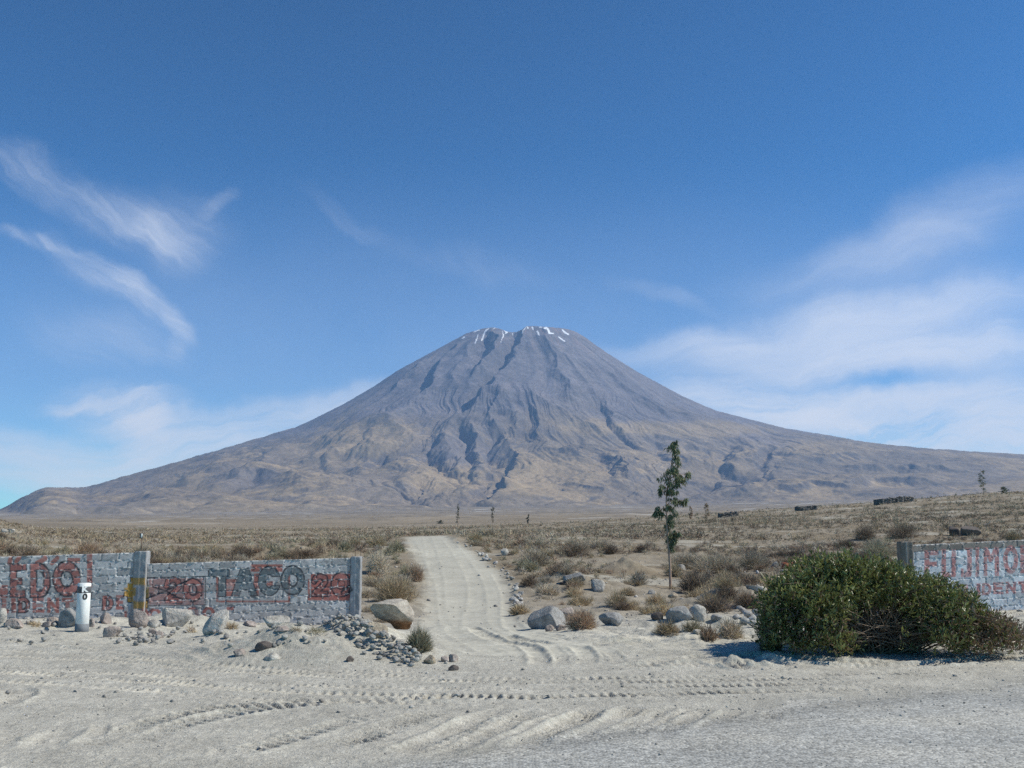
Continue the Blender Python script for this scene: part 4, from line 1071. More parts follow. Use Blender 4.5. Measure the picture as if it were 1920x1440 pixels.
NEAR = [shrub_asset(600 + i, 420, HUES[i % 6], .011) for i in range(12)]
def special_shrubs():
    L = [ # px centre, base, width, height, hue index, label
     (742, 1130, 104, 70, 1, 'big tan dry bush between the wall end and the dirt track'),
     (712, 1075, 60, 60, 4, 'pale dry bush just beyond the wall end pillar'),
     (775, 1090, 42, 44, 2, 'brown dry bush overhanging the left edge of the dirt track'),
     (782, 1222, 66, 56, 3, 'wispy olive dry bush beside the lower stone heap'),
     (1092, 1180, 62, 52, 2, 'brown dry tuft growing against the grey dome boulder'),
     (975, 1152, 40, 26, 1, 'straw coloured tuft at the right edge of the track mouth'),
     (1255, 1190, 60, 36, 1, 'sparse straw tuft below the long grey boulder'),
     (1330, 1203, 46, 46, 2, 'twiggy reddish tuft standing on the sand left of the green bush'),
     (1300, 1185, 50, 34, 3, 'sparse olive tuft below the round white boulder'),
     (1378, 1198, 60, 52, 4, 'pale twiggy tuft nearest the left side of the green bush'),
     (1362, 1128, 54, 46, 5, 'dark brown bush on the sand bank behind the round white boulder'),
     (1398, 1140, 60, 44, 2, 'reddish brown bush on the bank left of the green bush'),
     (1290, 1068, 90, 46, 0, 'broad grey bush right of the tree trunk'),
     (1350, 1075, 110, 52, 0, 'wide pale grey bush in the row behind the sand bank'),
     (1410, 1068, 80, 48, 0, 'grey bush left of the red brick debris'),
     (565, 1046, 110, 26, 5, 'wide dark brown bush showing above the wall over the word TACO'),
     (1010, 1062, 70, 44, 0, 'grey bush on the slope above the earth mound'),
     (1075, 1045, 70, 40, 5, 'dark brown bush on the slope left of the tree'),
     (1030, 1048, 34, 26, 1, 'small orange tan bush in the scrub right of the track'),
     (1650, 1048, 90, 46, 3, 'olive bush left of the right wall pillar'),
     (1625, 1012, 60, 40, 5, 'dark bush on the slope above the green bush'),
     (1700, 1010, 66, 40, 5, 'dark bush on the slope directly above the right wall pillar'),
     (432, 1180, 34, 22, 1, 'straw wisp beside the blocky pale boulder'),
     (360, 1186, 30, 20, 4, 'pale dry wisp between the two angular boulders by the wall'),
     (585, 1186, 44, 18, 3, 'olive weeds at the foot of the wall below the figures'),
     (60, 1176, 34, 20, 1, 'straw wisp left of the kilometre post'),
     (555, 1184, 30, 18, 4, 'pale wisp right of the flat pale slab'),
     (1450, 1222, 46, 58, 5, 'dark dead twiggy shrub at the left foot of the green bush'),
    ]
    for i, (px, py, w, h, hu, lab) in enumerate(L):
        p = place(px, py, 6, 200); k = p[1] / F
        wob = .5 if px in (1255, 1300, 1378, 1330) else .3 if py in (1180, 1186, 1176, 1184) and px < 600 else 1
        me = shrub_asset(700 + i, int((900 if w > 55 else 600) * wob), HUES[hu], .009 * .8 / max(w * k, .4) + .002, upright=.2)
        o = obj('dry_shrub', me, M_twig, loc=(p[0], p[1] + w * k * .2, p[2] - .02), rot=(0, 0, i * 1.3), scale=(w * k * 1.06, w * k * 1.0, h * k / .66))
        tag(o, lab, 'shrub')
special_shrubs()

def scrub():
    rg = np.random.default_rng(31)
    def scatter(y0, y1, dens):
        A = .60 * (y1 * y1 - y0 * y0); n = int(A * dens)
        Y = np.sqrt(rg.uniform(y0 * y0, y1 * y1, n)); X = rg.uniform(-.60, .60, n) * Y
        return X, Y
    XS, YS = [], []
    for y0, y1, d in ((23.6, 70, 2.4), (70, 150, 1.7), (150, 420, .36), (420, 900, .03)):
        X, Y = scatter(y0, y1, d); XS.append(X); YS.append(Y)
    X, Y = np.concatenate(XS), np.concatenate(YS)
    S = rg.uniform(.28, .95, len(X)) * (1 + .5 * (rg.random(len(X)) < .12)) * (1 + ss(100, 400, Y) * .7)
    bare = fbm(X / 9, Y / 4.5, 4, 53) * .9 + .35 * pn(X / 3, Y / 3, 58)
    keep = (bare < .30 + .5 * rg.random(len(X)) ** 2 + .5 * (1 - ss(40, 60, Y)) * (X > 0)) & (track_mask(X, Y, 1.2) < .12)
    # the bare strip below the tree and the sand in front of the right wall
    keep &= ~((np.abs(X - Y * (1215 - 960) / F) < .9 + .02 * Y) & (Y > 30) & (Y < 62) & (rg.random(len(X)) < .75))
    keep &= ~((Y < 25.5) & (X > 2) & (rg.random(len(X)) < .6))
    for (rx0, rx1, ryt, ryb, *_r) in ROCKS:
        if ryb < 1130:
            c = hit((rx0 + rx1) / 2, ryb); keep &= ~((np.abs(X - c[0]) < .7) & (Y < c[1] + .4) & (Y > c[1] - 2.2))
    X, Y, S = X[keep], Y[keep], S[keep]
    Z = ground_z(X, Y)
    px, py = proj(X, Y, Z); _, pt = proj(X, Y, Z + .62 * S * .7)
    hid = ((px < 255) & (pt > 1046)) | ((px >= 255) & (px < 680) & (pt > 1058)) | ((px > 1440) & (px < 1850) & (pt > 1100)) | ((px > 1710) & (pt > 1026) & (Y > 22.5))
    vis = (~hid) & (px > -20) & (px < 1940)
    X, Y, S, Z, px, py, hid, vis = [a[~hid] for a in (X, Y, S, Z, px, py, hid, vis)]
    # colour drifts over the field
    dr = fbm(X / 22, Y / 14, 3, 61) + .6 * rg.normal(0, .4, len(X))
    hue = np.where(dr > .35, 1, np.where(dr > .05, 0, np.where(dr > -.2, 4, np.where(dr > -.45, 2, 3))))
    hue = np.where(rg.random(len(X)) < .10, 5, hue)
    hue = np.where((X > .12 * Y) & (Y > 40) & (Y < 110) & (rg.random(len(X)) < .38), 5, hue)
    hue = np.where((Y > 110) & (rg.random(len(X)) < .5), rg.choice([0, 1, 2, 3], len(X)), hue)
    patch = fbm(X / 16, Y / 11, 4, 64); pk = rg.random(len(X)) < np.clip(.80 + .75 * patch, .18, 1)
    X, Y, S, Z, px, py, hue, vis, patch = [a[pk] for a in (X, Y, S, Z, px, py, hue, vis, patch)]
    S = S * (1 + .3 * patch); hue = np.where((patch > .25) & (rg.random(len(X)) < .3), 5, hue)
    score = np.where(vis, S / Y, 0); order = np.argsort(-score)
    top = order[:275]; rest = order[275:]
    for i in top:
        k = int(hue[i]) + 6 * int(rg.integers(2))
        o = obj('dry_shrub', NEAR[k], M_twig, loc=(X[i], Y[i], Z[i] - .02), rot=(0, 0, rg.uniform(0, 6.28)), scale=(S[i], S[i], S[i] * rg.uniform(.7, 1.05)))
        if X[i] < np.interp(Y[i], _l[:, 1], _l[:, 0]):
            if px[i] < 680: tag(o, 'dry scrub bush showing above the top of the left wall', 'shrub', 'dry bushes behind the left wall')
            else: tag(o, 'dry scrub bush between the left wall end and the dirt track', 'shrub', 'dry bushes at the left of the track')
        elif px[i] < 1235: tag(o, 'dry scrub bush on the slope between the dirt track and the tree', 'shrub', 'dry bushes between track and tree')
        elif px[i] < 1690: tag(o, 'dry scrub bush on the slope between the tree and the right wall', 'shrub', 'dry bushes right of the tree')
        else: tag(o, 'dry scrub bush on the rise above the right wall', 'shrub', 'dry bushes above the right wall')
    Vs, Ts, Cs = [], [], []; n = 0
    lods = [[twig_mesh(800 + i, 60, HUES[i], .020) for i in range(6)], [twig_mesh(820 + i, 15, HUES[i], .04) for i in range(6)], [twig_mesh(840 + i, 6, HUES[i], .085) for i in range(6)]]
    for i in rest:
        lv = 0 if Y[i] < 70 else (1 if Y[i] < 160 else 2)
        v, t, c = lods[lv][int(hue[i])]
        th = rg.uniform(0, 6.28); a, b = math.cos(th) * S[i], math.sin(th) * S[i]
        w = np.stack([v[:, 0] * a - v[:, 1] * b + X[i], v[:, 0] * b + v[:, 1] * a + Y[i], v[:, 2] * S[i] * rg.uniform(.7, 1.05) + Z[i] - .02], 1)
        Vs.append(w); Ts.append(t + n); Cs.append(c * rg.uniform(.72, 1.18) * (1 - .08 * min(max((Y[i] - 50) / 80, 0), 1))); n += len(w)
    o = obj('scrub', mesh('scrub', np.concatenate(Vs), tris=np.concatenate(Ts), col=np.concatenate(Cs)), M_twig)
    tag(o, 'dry scrub covering the plain towards the volcano', None, None, 'stuff')
scrub()

# ------------------------------------------------------------------ trees
def leaf_quads(P, D, W, L, rg, fold=.25):
    """P base points, D directions: folded leaf blades"""
    n = len(P); D = D / (np.linalg.norm(D, axis=1)[:, None] + 1e-9)
    s = np.cross(D, rg.normal(size=(n, 3))); s /= np.linalg.norm(s, axis=1)[:, None] + 1e-9
    u = np.cross(D, s)
    m = P + D * (L * .45)[:, None]; t = P + D * L[:, None] - u * (L * .08)[:, None]
    a = m + s * (W * .5)[:, None] + u * (W * fold)[:, None]; b = m - s * (W * .5)[:, None] + u * (W * fold)[:, None]
    V = np.stack([P, a, t, b], 1).reshape(-1, 3)
    k = np.arange(n) * 4
    return V, np.concatenate([np.stack([k, k + 1, k + 2], 1), np.stack([k, k + 2, k + 3], 1)])

def gum_tree(trunk, clumps, label, name='gum_tree', dens=1.0, hue=((.14, .16, .08), (.20, .215, .12), (.20, .165, .095)), seed=1, group=None, leaf=(.17, .034), far=False):
    """slender tree with drooping leaves; trunk and clumps in photograph units from the foot"""
    rg = np.random.default_rng(seed)
    p = place(*trunk[0], *((60, 700) if far else (5, 600))); k = p[1] / F
    root = empty(name, p, label, 'tree', group)
    P = np.array([((x - trunk[0][0]) * k, .12 * math.sin(i * 1.7) * k * 10 * 0, (trunk[0][1] - y) * k) for i, (x, y) in enumerate(trunk)])
    P[0, 2] = -.1
    Ps = smooth_line(P, 5)
    m = MB(); H = P[-1, 2]
    m.tube(Ps, np.interp(Ps[:, 2], [0, H], [.055, .012]) * max(H / 5.5, .35), (.36, .25, .19), 7)
    obj('trunk', m.mesh('trunk', True), M_bark, root)
    m = MB(); VV, TT, CC = [], [], []; n = 0
    for (cx, cy, rx, ry) in clumps:
        c = np.array([(cx - trunk[0][0]) * k, rg.uniform(-.5, .5) * rx * k, (trunk[0][1] - cy) * k]); r = np.array([rx, rx, ry]) * k
        zt = np.clip(c[2] - .35 * r[2] - .15, 0, H); st = np.array([np.interp(zt, Ps[:, 2], Ps[:, 0]), 0, zt])
        m.tube([st, st + (c - st) * .5 + (0, 0, .05), c + (0, 0, .1 * r[2])], [.016, .01, .005], (.30, .22, .17), 5)
        nb = int(max(10, rx * ry * .060 * dens) * (9 if far else 16))
        u = rg.normal(size=(nb, 3)); u /= np.linalg.norm(u, axis=1)[:, None]; u *= (rg.uniform(.15, 1, (nb, 1)) ** .5)
        # sprigs: leaves bunch around a few twigs
        cen = c + (rg.normal(size=(max(nb // (14 if far else 22), 3), 3)) * (.52 if far else .48)) * r
        q = cen[rg.integers(len(cen), size=nb)] + u * r * .45
        for e in cen[:10]: m.tube([c, (c + e) / 2 + (0, 0, .03), e], [.005, .004, .002], (.28, .2, .14), 4)
        D = np.stack([rg.normal(0, .28, nb), rg.normal(0, .28, nb), -rg.uniform(.4, 1.1, nb)], 1)
        L = rg.uniform(.7, 1.3, nb) * leaf[0]; W = rg.uniform(.7, 1.2, nb) * leaf[1]
        V, T = leaf_quads(q, D, W, L, rg)
        VV.append(V); TT.append(T + n); n += len(V)
        h = np.array(hue)[rg.choice(3, nb, p=[.62, .28, .10])] * rg.uniform(.75, 1.3, (nb, 1)); CC.append(np.repeat(h, 4, 0))
    obj('branches', m.mesh('branches'), M_bark, root)
    obj('crown', mesh('crown', np.concatenate(VV), tris=np.concatenate(TT), col=np.concatenate(CC)), M_euc, root)

def z6(L): return [(1200 + x / 4.8, 820 + y / 4.8, rx / 4.8, ry / 4.8) for x, y, rx, ry in L]
gum_tree([(1257, 1104), (1257, 1060), (1255, 1020), (1253, 975), (1254, 930), (1262, 890), (1268, 850), (1270, 838)],
         z6([(335, 75, 28, 50), (345, 140, 52, 60), (355, 230, 52, 60), (330, 310, 70, 50), (300, 380, 85, 60), (380, 350, 60, 60), (460, 350, 22, 24), (350, 430, 70, 50), (270, 465, 60, 45), (205, 505, 26, 34), (300, 500, 40, 28),
              (330, 585, 60, 35), (420, 585, 42, 34), (290, 640, 55, 50), (210, 690, 40, 42), (160, 690, 22, 22), (290, 720, 50, 60), (290, 800, 42, 60), (335, 870, 28, 30), (285, 890, 42, 55), (285, 975, 42, 58), (310, 930, 30, 40)]),
         'slender young gum tree with drooping leaves on a thin bare trunk, tallest in view', seed=3, dens=1.15)
FT = [((858, 993, 947), .9, 'thin distant gum tree above the top of the dirt track, darkest of the row'), ((923, 986, 949), .9, 'thin faint gum tree in the middle of the distant row'), ((990, 976, 952), .6, 'faintest thin gum tree, right end of the distant row'),
      ((825, 983, 974), 2.0, 'tiny dark sapling left of the distant row of gum trees')]
for i, ((x, yb, yt), wd, lab) in enumerate(FT):
    h = yb - yt; rg = np.random.default_rng(40 + i)
    p = hit(x, yb, ground_z, 60, 700)
    cl = [(x + rg.uniform(-1.5, 1.5), yt + h * f, (1.8 + rg.uniform(0, 1.6)) * wd, h * .09) for f in (.08, .2, .3, .42, .55, .68)]
    k = p[1] / F
    gum_tree([(x, yb), (x + .4, yb - h * .5), (x, yt)], cl, lab, seed=50 + i, dens=1.0, hue=((.10, .105, .07), (.14, .13, .09), (.2, .16, .11)), leaf=(1.6 * k, .55 * k), far=True)
for i, (x, yb, yt, wd, lab, hue) in enumerate([(1325, 976, 942, 1.9, 'small gum tree with rusty withered leaves right of the tall tree', ((.30, .2, .12), (.17, .16, .09), (.36, .26, .17))),
                                  (1296, 974, 950, 1.0, 'faint withered sapling just right of the tall tree', ((.34, .24, .16), (.3, .2, .13), (.36, .26, .17))),
                                  (1844, 923, 879, 1.9, 'dark green gum tree on the right skyline', ((.075, .10, .045), (.11, .13, .07), (.14, .13, .07))),
                                  (1883, 926, 912, 1.6, 'low rounded green sapling on the right skyline', ((.08, .10, .05), (.10, .12, .06), (.14, .13, .07)))]):
    h = yb - yt; rg = np.random.default_rng(70 + i); k = hit(x, yb, ground_z, 60, 700)[1] / F
    cl = [(x + rg.uniform(-2, 2) * wd, yt + h * f, (2 + 2 * f) * wd, h * .1) for f in (.08, .18, .3, .42, .55, .68, .8)]
    gum_tree([(x - .6, yb), (x + .5, yb - h * .5), (x, yt)], cl, lab, seed=80 + i, dens=3, hue=hue, leaf=(2.0 * k, .7 * k), far=True)

# ------------------------------------------------------------------ the green bush
def green_bush():
    rg = np.random.default_rng(17)
    c0 = place(1650, 1228); k = c0[1] / F
    root = empty('green_bush', c0, 'big rounded green bush with bare tangled branches beside the road', 'bush')
    def L(px, py, rx, rz, ry=None, dy=0): return (np.array([(px - 1650) * k, dy, (1228 - py) * k]), np.array([rx * k, (ry or .75), rz * k]))
    lobes = [L(1500, 1152, 66, 70, .7, .2), L(1470, 1182, 44, 44, .5, .0), L(1560, 1118, 78, 70, .85, .5), L(1620, 1110, 80, 66, .9, .5), L(1690, 1128, 80, 70, .9, .4), L(1770, 1146, 72, 58, .8, .35), L(1820, 1165, 40, 52, .6, .2), L(1640, 1130, 120, 60, .9, .9), L(1540, 1150, 70, 60, .6, -.1), L(1760, 1165, 60, 55, .55, -.1), L(1600, 1085, 50, 40, .5, .3)]
    lobes += [L(1475, 1203, 50, 28, .5, -.1), L(1545, 1200, 62, 32, .5, -.3), L(1730, 1200, 70, 34, .5, -.3)]
    low = [L(1880, 1192, 38, 38, .5, .1), L(1900, 1205, 34, 26, .5, -.1), L(1845, 1185, 40, 40, .5, -.2), L(1850, 1205, 30, 26, .4, -.2), L(1800, 1205, 40, 26, .4, -.35)]
    V, T, C = [], [], []; n = 0; tips = []
    for li, (c, r) in enumerate(lobes + low):
        is_low = li >= len(lobes)
        nt_ = int(430 * (r[0] * r[2]) / .28) if not is_low else int(900 * (r[0] * r[2]) / .28)
        u = rg.normal(size=(nt_, 3)); u /= np.linalg.norm(u, axis=1)[:, None]; u[:, 2] = np.where(u[:, 2] < -.35, -u[:, 2], u[:, 2])
        rad = .96 + .30 * n3(u, 2.8, 900 + li) + rg.normal(0, .075, nt_)
        q = c + u * r * rad[:, None] * (1 - .30 * rg.random((nt_, 1)) ** 2)
        # the bare hollow under the front of the crown
        holl = (np.abs(q[:, 0] - .08) < .60) & (q[:, 1] < .5) & (q[:, 2] < .36 + .14 * np.sin(q[:, 0] * 5 + 1)) & (rg.random(len(q)) < .86) & (not is_low)
        q, u = q[(~holl) & (q[:, 2] > .05)], u[(~holl) & (q[:, 2] > .05)]
        for i in range(len(q)):
            tips.append(q[i])
        m = len(q); ln = 13 if not is_low else 8
        up = u * .8 + np.array([.1, 0, .75]); up /= np.linalg.norm(up, axis=1)[:, None]
        base = np.repeat(q, ln, 0) - np.repeat(up, ln, 0) * rg.uniform(0, .13, (m * ln, 1)) + rg.normal(0, .018, (m * ln, 3))
        D = np.repeat(up, ln, 0) * .75 + rg.normal(0, .62, (m * ln, 3))
        Ls = rg.uniform(.035, .092, m * ln) * np.repeat(rg.uniform(.7, 1.2, m), ln) * (.75 if is_low else 1); W = Ls * rg.uniform(.27, .40, m * ln)
        v, t = leaf_quads(base, D, W, Ls, rg, .18)
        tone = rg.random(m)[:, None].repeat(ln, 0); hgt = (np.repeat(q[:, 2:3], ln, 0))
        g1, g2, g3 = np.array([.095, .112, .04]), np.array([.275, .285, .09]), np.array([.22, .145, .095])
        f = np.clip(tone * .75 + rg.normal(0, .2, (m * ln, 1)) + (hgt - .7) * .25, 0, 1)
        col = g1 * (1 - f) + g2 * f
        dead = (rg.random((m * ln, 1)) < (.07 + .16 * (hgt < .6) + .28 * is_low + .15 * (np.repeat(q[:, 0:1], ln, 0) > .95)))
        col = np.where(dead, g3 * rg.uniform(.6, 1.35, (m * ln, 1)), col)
        V.append(v); T.append(t + n); n += len(v); C.append(np.repeat(col, 4, 0))
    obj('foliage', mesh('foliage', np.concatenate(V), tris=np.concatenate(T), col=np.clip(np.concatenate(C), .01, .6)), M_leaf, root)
    m = MB(); tips = np.array(tips)
    for i in rg.choice(len(tips), 420, replace=False):
        e = tips[i]; b = np.array([e[0] * .22 + rg.normal(0, .12), .35 + rg.normal(0, .12), 0]); 
        mid = b + (e - b) * .55 + np.array([0, 0, .16]) * np.linalg.norm(e - b) + rg.normal(0, .05, 3)
        g = rg.uniform(.8, 1.2)
        m.tube(smooth_line([b, mid, e], 4), np.linspace(.013, .004, 9), np.array([.17, .125, .09]) * g, 5)
    obj('branches', m.mesh('branches'), M_bark, root)
    m = MB()
    for i in range(105):       # bare dead sticks fanning over the front
        b = np.array([rg.normal(.25, .22), rg.uniform(-.05, .4), rg.uniform(.02, .3)])
        th = rg.uniform(R(10), R(175)); l = rg.uniform(.45, 1.15)
        e = b + np.array([math.cos(th) * l * (1.0 if math.cos(th) < 0 else .8), -rg.uniform(.1, .55), math.sin(th) * l * .42 + rg.uniform(-.08, .1)])
        e[2] = max(e[2], .03); md = (b + e) / 2 + np.array([0, -.03, .07]) + rg.normal(0, .03, 3)
        m.tube(smooth_line([b, md, e], 3), np.linspace(.008, .0025, 7), np.array([.24, .185, .14]) * rg.uniform(.5, 1.25), 4)
        for s in range(3):
            f = rg.uniform(.4, .95); s0 = b + (e - b) * f + np.array([0, -.03, .05]) * (1 - f)
            m.tube([s0, s0 + (e - b) * .2 + rg.normal(0, .1, 3)], [.003, .0012], np.array([.31, .24, .18]) * rg.uniform(.6, 1.2), 3)
    obj('dead_twigs', m.mesh('dead_twigs'), M_bark, root)
green_bush()

# ------------------------------------------------------------------ far pens of piled stone, bits of debris
def pen(px0, px1, yt, yb, lab):
    p = hit((px0 + px1) / 2, yb, ground_z, 60, 700); k = p[1] / F; w = (px1 - px0) * k; h = max((yb - yt) * k, .7)
    zc = gz(*p); root = empty('stone_pen', (p[0], p[1], zc), lab, 'pen')
    rg = np.random.default_rng(int(px0)); d = w * .6
    for nm, a, b in (('wall_front', (-w / 2, 0), (w / 2, 0)), ('wall_back', (-w / 2, d), (w / 2, d)), ('wall_side', (-w / 2, 0), (-w / 2, d)), ('wall_side', (w / 2, 0), (w / 2, d))):
        m = MB(); a, b = np.array(a), np.array(b); Ln = np.linalg.norm(b - a); n = int(Ln / .5) + 1; u = (b - a) / Ln
        for i in range(n):
            for r in range(4):
                q = a + u * (i + .5 + .25 * (r % 2)) * Ln / n; hh = h / 4
                M = Matrix.Rotation(math.atan2(u[1], u[0]) + rg.normal(0, .05), 3, 'Z')
                zz = gz(p[0] + q[0], p[1] + q[1]) - zc
                m.box((q[0] + rg.normal(0, .02), q[1] + rg.normal(0, .04), zz + (r + .5) * hh + (rg.uniform(-.12, .05) if r == 3 else 0)), (Ln / n * 1.12, .4, hh * 1.12), np.array([.15, .135, .125]) * rg.uniform(.75, 1.3), M)
        obj('pen_wall', m.mesh('pen_wall'), M_stone, root)
pen(1352, 1383, 962, 969, 'low dark stone pen nearest the withered gum tree')
pen(1498, 1531, 949, 957, 'low dark stone pen in the middle of the right slope crest')
pen(1653, 1712, 932, 942, 'longest low stone pen on the crest below the right cliffs')
for i, (px, py, s, tone, lab) in enumerate([(1472, 1066, .42, (.30, .10, .06), 'largest red brick lump in the debris left above the green bush'), (1486, 1062, .3, (.34, .12, .075), 'red brick fragment on the right of the brick debris'), (1478, 1057, .28, (.36, .15, .09), 'red brick fragment on top of the brick debris'), (1490, 1068, .22, (.30, .11, .07), 'small red brick fragment at the right foot of the debris'),
     (1452, 1066, .42, (.25, .26, .27), 'upright grey slab standing left of the red bricks'), (1443, 1066, .2, (.6, .57, .5), 'white block left of the grey slab'), (1468, 1075, .26, (.62, .57, .54), 'white rubble lump below the red bricks'), (1486, 1073, .24, (.6, .54, .5), 'pinkish white rubble lump at the right below the red bricks'), (1420, 1076, .22, (.62, .58, .55), 'white rubble lump farthest left in the debris'), (1522, 1076, .24, (.6, .56, .52), 'white rubble lump farthest right, at the edge of the green bush'), (1510, 1070, .3, (.45, .42, .4), 'grey rubble lump right of the red bricks')]):
    p = place(px, py); me = rock_mesh('rubble', (s, s * .7, s * (.8 if i != 4 else .95)), 950 + i, 2, tone, 9, .12, .6)
    tag(obj('brick_rubble' if i < 4 else 'rubble', me, M_stone, loc=p, rot=(0, 0, i)), lab, 'rubble')


# ------------------------------------------------------------------ air
def build_haze():
    mb = MB(); mb.box((0, 8900, 1375), (39000, 18200, 3150))
    m = bpy.data.materials.new('haze_air'); m.use_nodes = True
    nt = m.node_tree; nt.nodes.clear()
    out = N(nt, 'ShaderNodeOutputMaterial'); v = N(nt, 'ShaderNodeVolumePrincipled')
    v.inputs['Color'].default_value = (.36, .585, 1.0, 1); v.inputs['Density'].default_value = HAZE
    v.inputs['Anisotropy'].default_value = .1
    nt.links.new(v.outputs[0], out.inputs['Volume'])
    tag(obj('haze', mb.mesh('haze'), m), None, None, None, 'stuff')
HAZE = 4.6e-5
build_haze()

# ------------------------------------------------------------------ sky, sun, camera
def build_world():
    w = bpy.data.worlds.new('World'); SC.world = w; w.use_nodes = True
    nt = w.node_tree; nt.nodes.clear(); L = nt.links
    out = N(nt, 'ShaderNodeOutputWorld'); bg = N(nt, 'ShaderNodeBackground'); bg.inputs['Strength'].default_value = .10
    sky = N(nt, 'ShaderNodeTexSky', sky_type='NISHITA'); sky.sun_disc = False
    sky.sun_elevation = SUN_EL; sky.sun_rotation = math.pi / 2 - SUN_AZ
    sky.altitude = 2800; sky.air_density = 1.0; sky.dust_density = .5; sky.ozone_density = 4.0
    geo = N(nt, 'ShaderNodeTexCoord'); sep = N(nt, 'ShaderNodeSeparateXYZ'); L.new(geo.outputs['Generated'], sep.inputs[0])
    ymax = N(nt, 'ShaderNodeMath', operation='MAXIMUM'); L.new(sep.outputs[1], ymax.inputs[0]); ymax.inputs[1].default_value = .05
    da = N(nt, 'ShaderNodeMath', operation='DIVIDE'); L.new(sep.outputs[0], da.inputs[0]); L.new(ymax.outputs[0], da.inputs[1])
    ds = N(nt, 'ShaderNodeMath', operation='DIVIDE'); L.new(sep.outputs[2], ds.inputs[0]); L.new(ymax.outputs[0], ds.inputs[1])
    as_ = N(nt, 'ShaderNodeCombineXYZ'); L.new(da.outputs[0], as_.inputs[0]); L.new(ds.outputs[0], as_.inputs[1])
    # drift of the wisps
    wn = N(nt, 'ShaderNodeTexNoise'); wn.inputs['Scale'].default_value = 7; wn.inputs['Detail'].default_value = 5; wn.inputs['Roughness'].default_value = .55; L.new(as_.outputs[0], wn.inputs['Vector'])
    sub = N(nt, 'ShaderNodeVectorMath', operation='SUBTRACT'); L.new(wn.outputs['Color'], sub.inputs[0]); sub.inputs[1].default_value = (.5, .5, .5)
    scl = N(nt, 'ShaderNodeVectorMath', operation='SCALE'); L.new(sub.outputs[0], scl.inputs[0]); scl.inputs['Scale'].default_value = .085
    wv = N(nt, 'ShaderNodeVectorMath', operation='ADD'); L.new(as_.outputs[0], wv.inputs[0]); L.new(scl.outputs[0], wv.inputs[1])
    def fibre(rot, sx, sy, detail, lo, hi, a, b):
        mp = N(nt, 'ShaderNodeMapping', vector_type='TEXTURE'); mp.inputs['Rotation'].default_value = (0, 0, rot); mp.inputs['Scale'].default_value = (sx, sy, 1); L.new(wv.outputs[0], mp.inputs['Vector'])
        n = N(nt, 'ShaderNodeTexNoise'); n.inputs['Scale'].default_value = 1; n.inputs['Detail'].default_value = detail; n.inputs['Roughness'].default_value = .64; L.new(mp.outputs[0], n.inputs['Vector'])
        return ramp(nt, n.outputs['Fac'], lo, hi, a, b)
    fl = fibre(R(-34), .20, .03, 9, .30, .74, .22, 1.2)
    fl = mul(nt, fl, fibre(R(-38), .11, .009, 9, .3, .7, .55, 1.4))
    fr = fibre(R(13), .36, .055, 8, .30, .70, .3, 1.15)
    fh = fibre(R(6), .34, .04, 8, .36, .64, .2, 1.5)
    total = None
    for px, py, rx, ry, deg, amp, fib in CLOUDS:
        a, s = ray(px, py)
        mp = N(nt, 'ShaderNodeMapping', vector_type='TEXTURE'); mp.inputs['Location'].default_value = (float(a), float(s), 0)
        mp.inputs['Rotation'].default_value = (0, 0, R(deg)); mp.inputs['Scale'].default_value = (rx / F, ry / F, 1)
        L.new(wv.outputs[0], mp.inputs['Vector'])
        ln = N(nt, 'ShaderNodeVectorMath', operation='LENGTH'); L.new(mp.outputs[0], ln.inputs[0])
        mr = N(nt, 'ShaderNodeMapRange', interpolation_type='SMOOTHERSTEP'); L.new(ln.outputs['Value'], mr.inputs[0])
        mr.inputs[1].default_value = 1.0; mr.inputs[2].default_value = 0.0; mr.inputs[3].default_value = 0; mr.inputs[4].default_value = amp * (1.15 if fib == 'l' else 1.2 if px < 900 else 1.65)
        x = mul(nt, mr.outputs[0], {'l': fl, 'r': fr, 'h': fh}[fib])
        if total is None: total = x
        else:
            ad = N(nt, 'ShaderNodeMath', operation='ADD'); L.new(total, ad.inputs[0]); L.new(x, ad.inputs[1]); total = ad.outputs[0]
    # thin high veil, thickening towards the horizon
    vl = N(nt, 'ShaderNodeMapRange', interpolation_type='SMOOTHSTEP'); L.new(ds.outputs[0], vl.inputs[0])
    vl.inputs[1].default_value = .40; vl.inputs[2].default_value = -.02; vl.inputs[3].default_value = 0; vl.inputs[4].default_value = .32
    va = N(nt, 'ShaderNodeMath', operation='ADD'); L.new(total, va.inputs[0]); L.new(mul(nt, vl.outputs[0], ramp(nt, wn.outputs['Fac'], .3, .7, .8, 1.2)), va.inputs[1]); total = va.outputs[0]
    fwd = ramp(nt, sep.outputs[1], .1, .3, 0, 1)
    pos = N(nt, 'ShaderNodeMath', operation='MAXIMUM'); L.new(mul(nt, total, fwd), pos.inputs[0]); pos.inputs[1].default_value = 0
    ex = N(nt, 'ShaderNodeMath', operation='EXPONENT'); L.new(mul(nt, pos.outputs[0], -1.0), ex.inputs[0])
    cl = N(nt, 'ShaderNodeMath', operation='SUBTRACT'); cl.inputs[0].default_value = 1; L.new(ex.outputs[0], cl.inputs[1])
    mx = N(nt, 'ShaderNodeMix', data_type='RGBA'); L.new(cl.outputs[0], mx.inputs[0]); tint = N(nt, 'ShaderNodeVectorMath', operation='MULTIPLY'); gm = N(nt, 'ShaderNodeGamma'); gm.inputs['Gamma'].default_value = 1.6; L.new(sky.outputs[0], gm.inputs['Color']); L.new(gm.outputs[0], tint.inputs[0]); tint.inputs[1].default_value = SKYTINT; L.new(tint.outputs[0], mx.inputs[6]); mx.inputs[7].default_value = CLOUDCOL
    L.new(mx.outputs[2], bg.inputs['Color']); L.new(bg.outputs[0], out.inputs['Surface'])
SKYTINT = (.15, .43, .41)
CLOUDCOL = (8.6, 8.6, 8.6, 1)
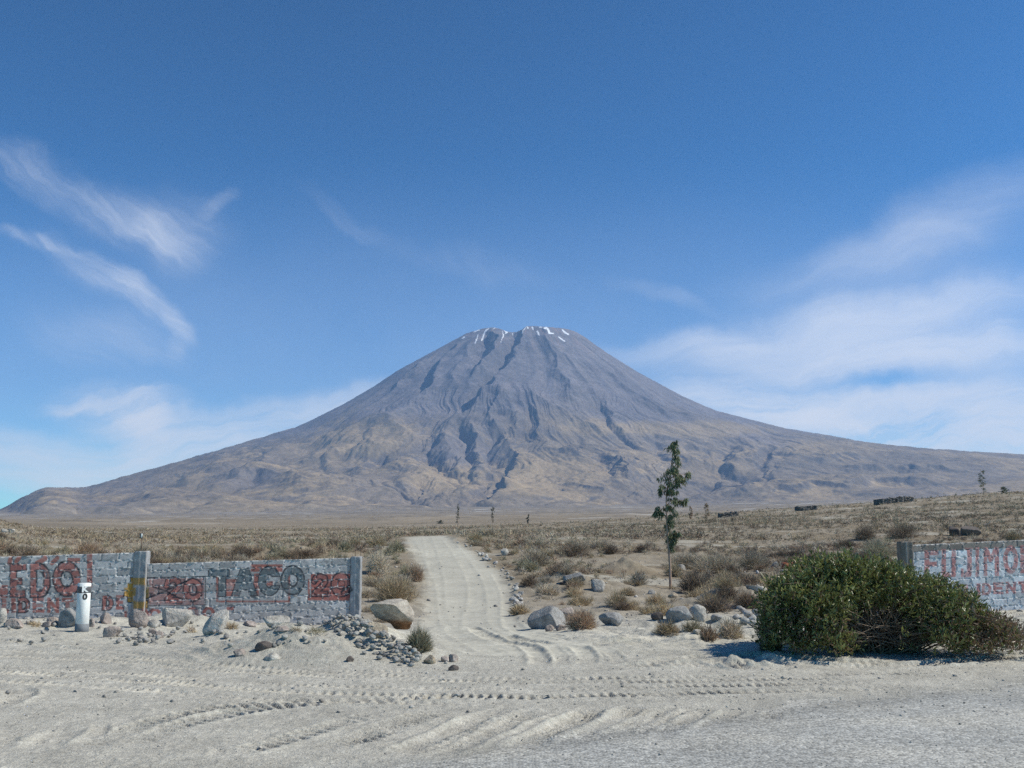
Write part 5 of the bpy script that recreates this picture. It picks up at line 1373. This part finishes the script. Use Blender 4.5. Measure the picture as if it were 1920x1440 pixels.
CLOUDS = [  # centre, half length, half width (photograph units), turn, strength, fibre
 (100, 345, 330, 60, -27, .22, 'l'), (270, 405, 190, 75, -28, .28, 'l'), (340, 430, 150, 110, -50, .26, 'l'), (405, 378, 60, 30, 30, .15, 'l'),
 (70, 445, 150, 24, -10, .28, 'l'), (190, 505, 190, 55, -32, .32, 'l'), (285, 565, 130, 50, -42, .45, 'l'), (345, 622, 75, 36, -66, .4, 'l'), (325, 668, 60, 30, 60, .18, 'l'), (250, 640, 180, 70, -30, .14, 'l'), (200, 650, 260, 70, -25, .12, 'l'),
 (225, 762, 190, 62, -5, .8, 'h'), (262, 775, 90, 50, -25, .7, 'h'), (250, 805, 110, 60, -30, .35, 'h'), (160, 756, 110, 22, -3, .5, 'h'), (480, 800, 420, 75, 9, .6, 'h'), (300, 850, 560, 110, 4, .5, 'h'), (60, 880, 400, 110, 0, .45, 'h'),
 (640, 760, 260, 40, 14, .25, 'h'),
 (1560, 630, 520, 100, 11, .55, 'r'), (1300, 662, 280, 60, 4, .4, 'r'), (1800, 600, 420, 130, 15, .24, 'r'), (1750, 660, 420, 60, 3, .4, 'h'), (1560, 690, 330, 50, 6, .35, 'r'), (1850, 690, 260, 60, 4, .5, 'r'),
 (1720, 800, 620, 100, -3, 1.1, 'h'), (1900, 760, 320, 90, -8, .6, 'h'), (1450, 770, 330, 60, -8, .45, 'h'), (1900, 860, 500, 90, 0, .55, 'h'), (1500, 720, 420, 130, 8, .3, 'h'), (1690, 722, 300, 34, 2, -.38, 'h'), (1620, 765, 200, 22, -6, -.2, 'h'),
 (1780, 420, 420, 110, 26, .13, 'r'), (1640, 520, 560, 120, 18, .09, 'r'), (1600, 480, 420, 60, 12, .10, 'r'), (1240, 555, 160, 32, -18, .10, 'r'), (660, 400, 160, 30, -35, .07, 'l'), (900, 500, 300, 40, -10, .05, 'l'),
]
build_world()

sl = bpy.data.lights.new('sun', 'SUN'); sl.energy = 4.0; sl.angle = R(.53); sl.color = (1, .955, .83)
so = bpy.data.objects.new('sun', sl); COL.objects.link(so)
so.rotation_euler = Vector((-SUN[0], -SUN[1], -SUN[2])).to_track_quat('-Z', 'Y').to_euler()

cam = bpy.data.cameras.new('camera'); co = bpy.data.objects.new('camera', cam); COL.objects.link(co)
cam.sensor_width = 36; cam.sensor_fit = 'HORIZONTAL'; cam.lens = 36 * F / 1920
cam.clip_start = .1; cam.clip_end = 60000
co.location = (0, 0, EYE); co.rotation_euler = (math.pi / 2 + PITCH, 0, 0)
SC.camera = co
SC.view_settings.view_transform = 'Standard'; SC.view_settings.look = 'None'; SC.view_settings.gamma = 1; SC.view_settings.exposure = .5
SC.cycles.use_denoising = False; SC.cycles.max_bounces = 5; SC.cycles.volume_bounces = 0
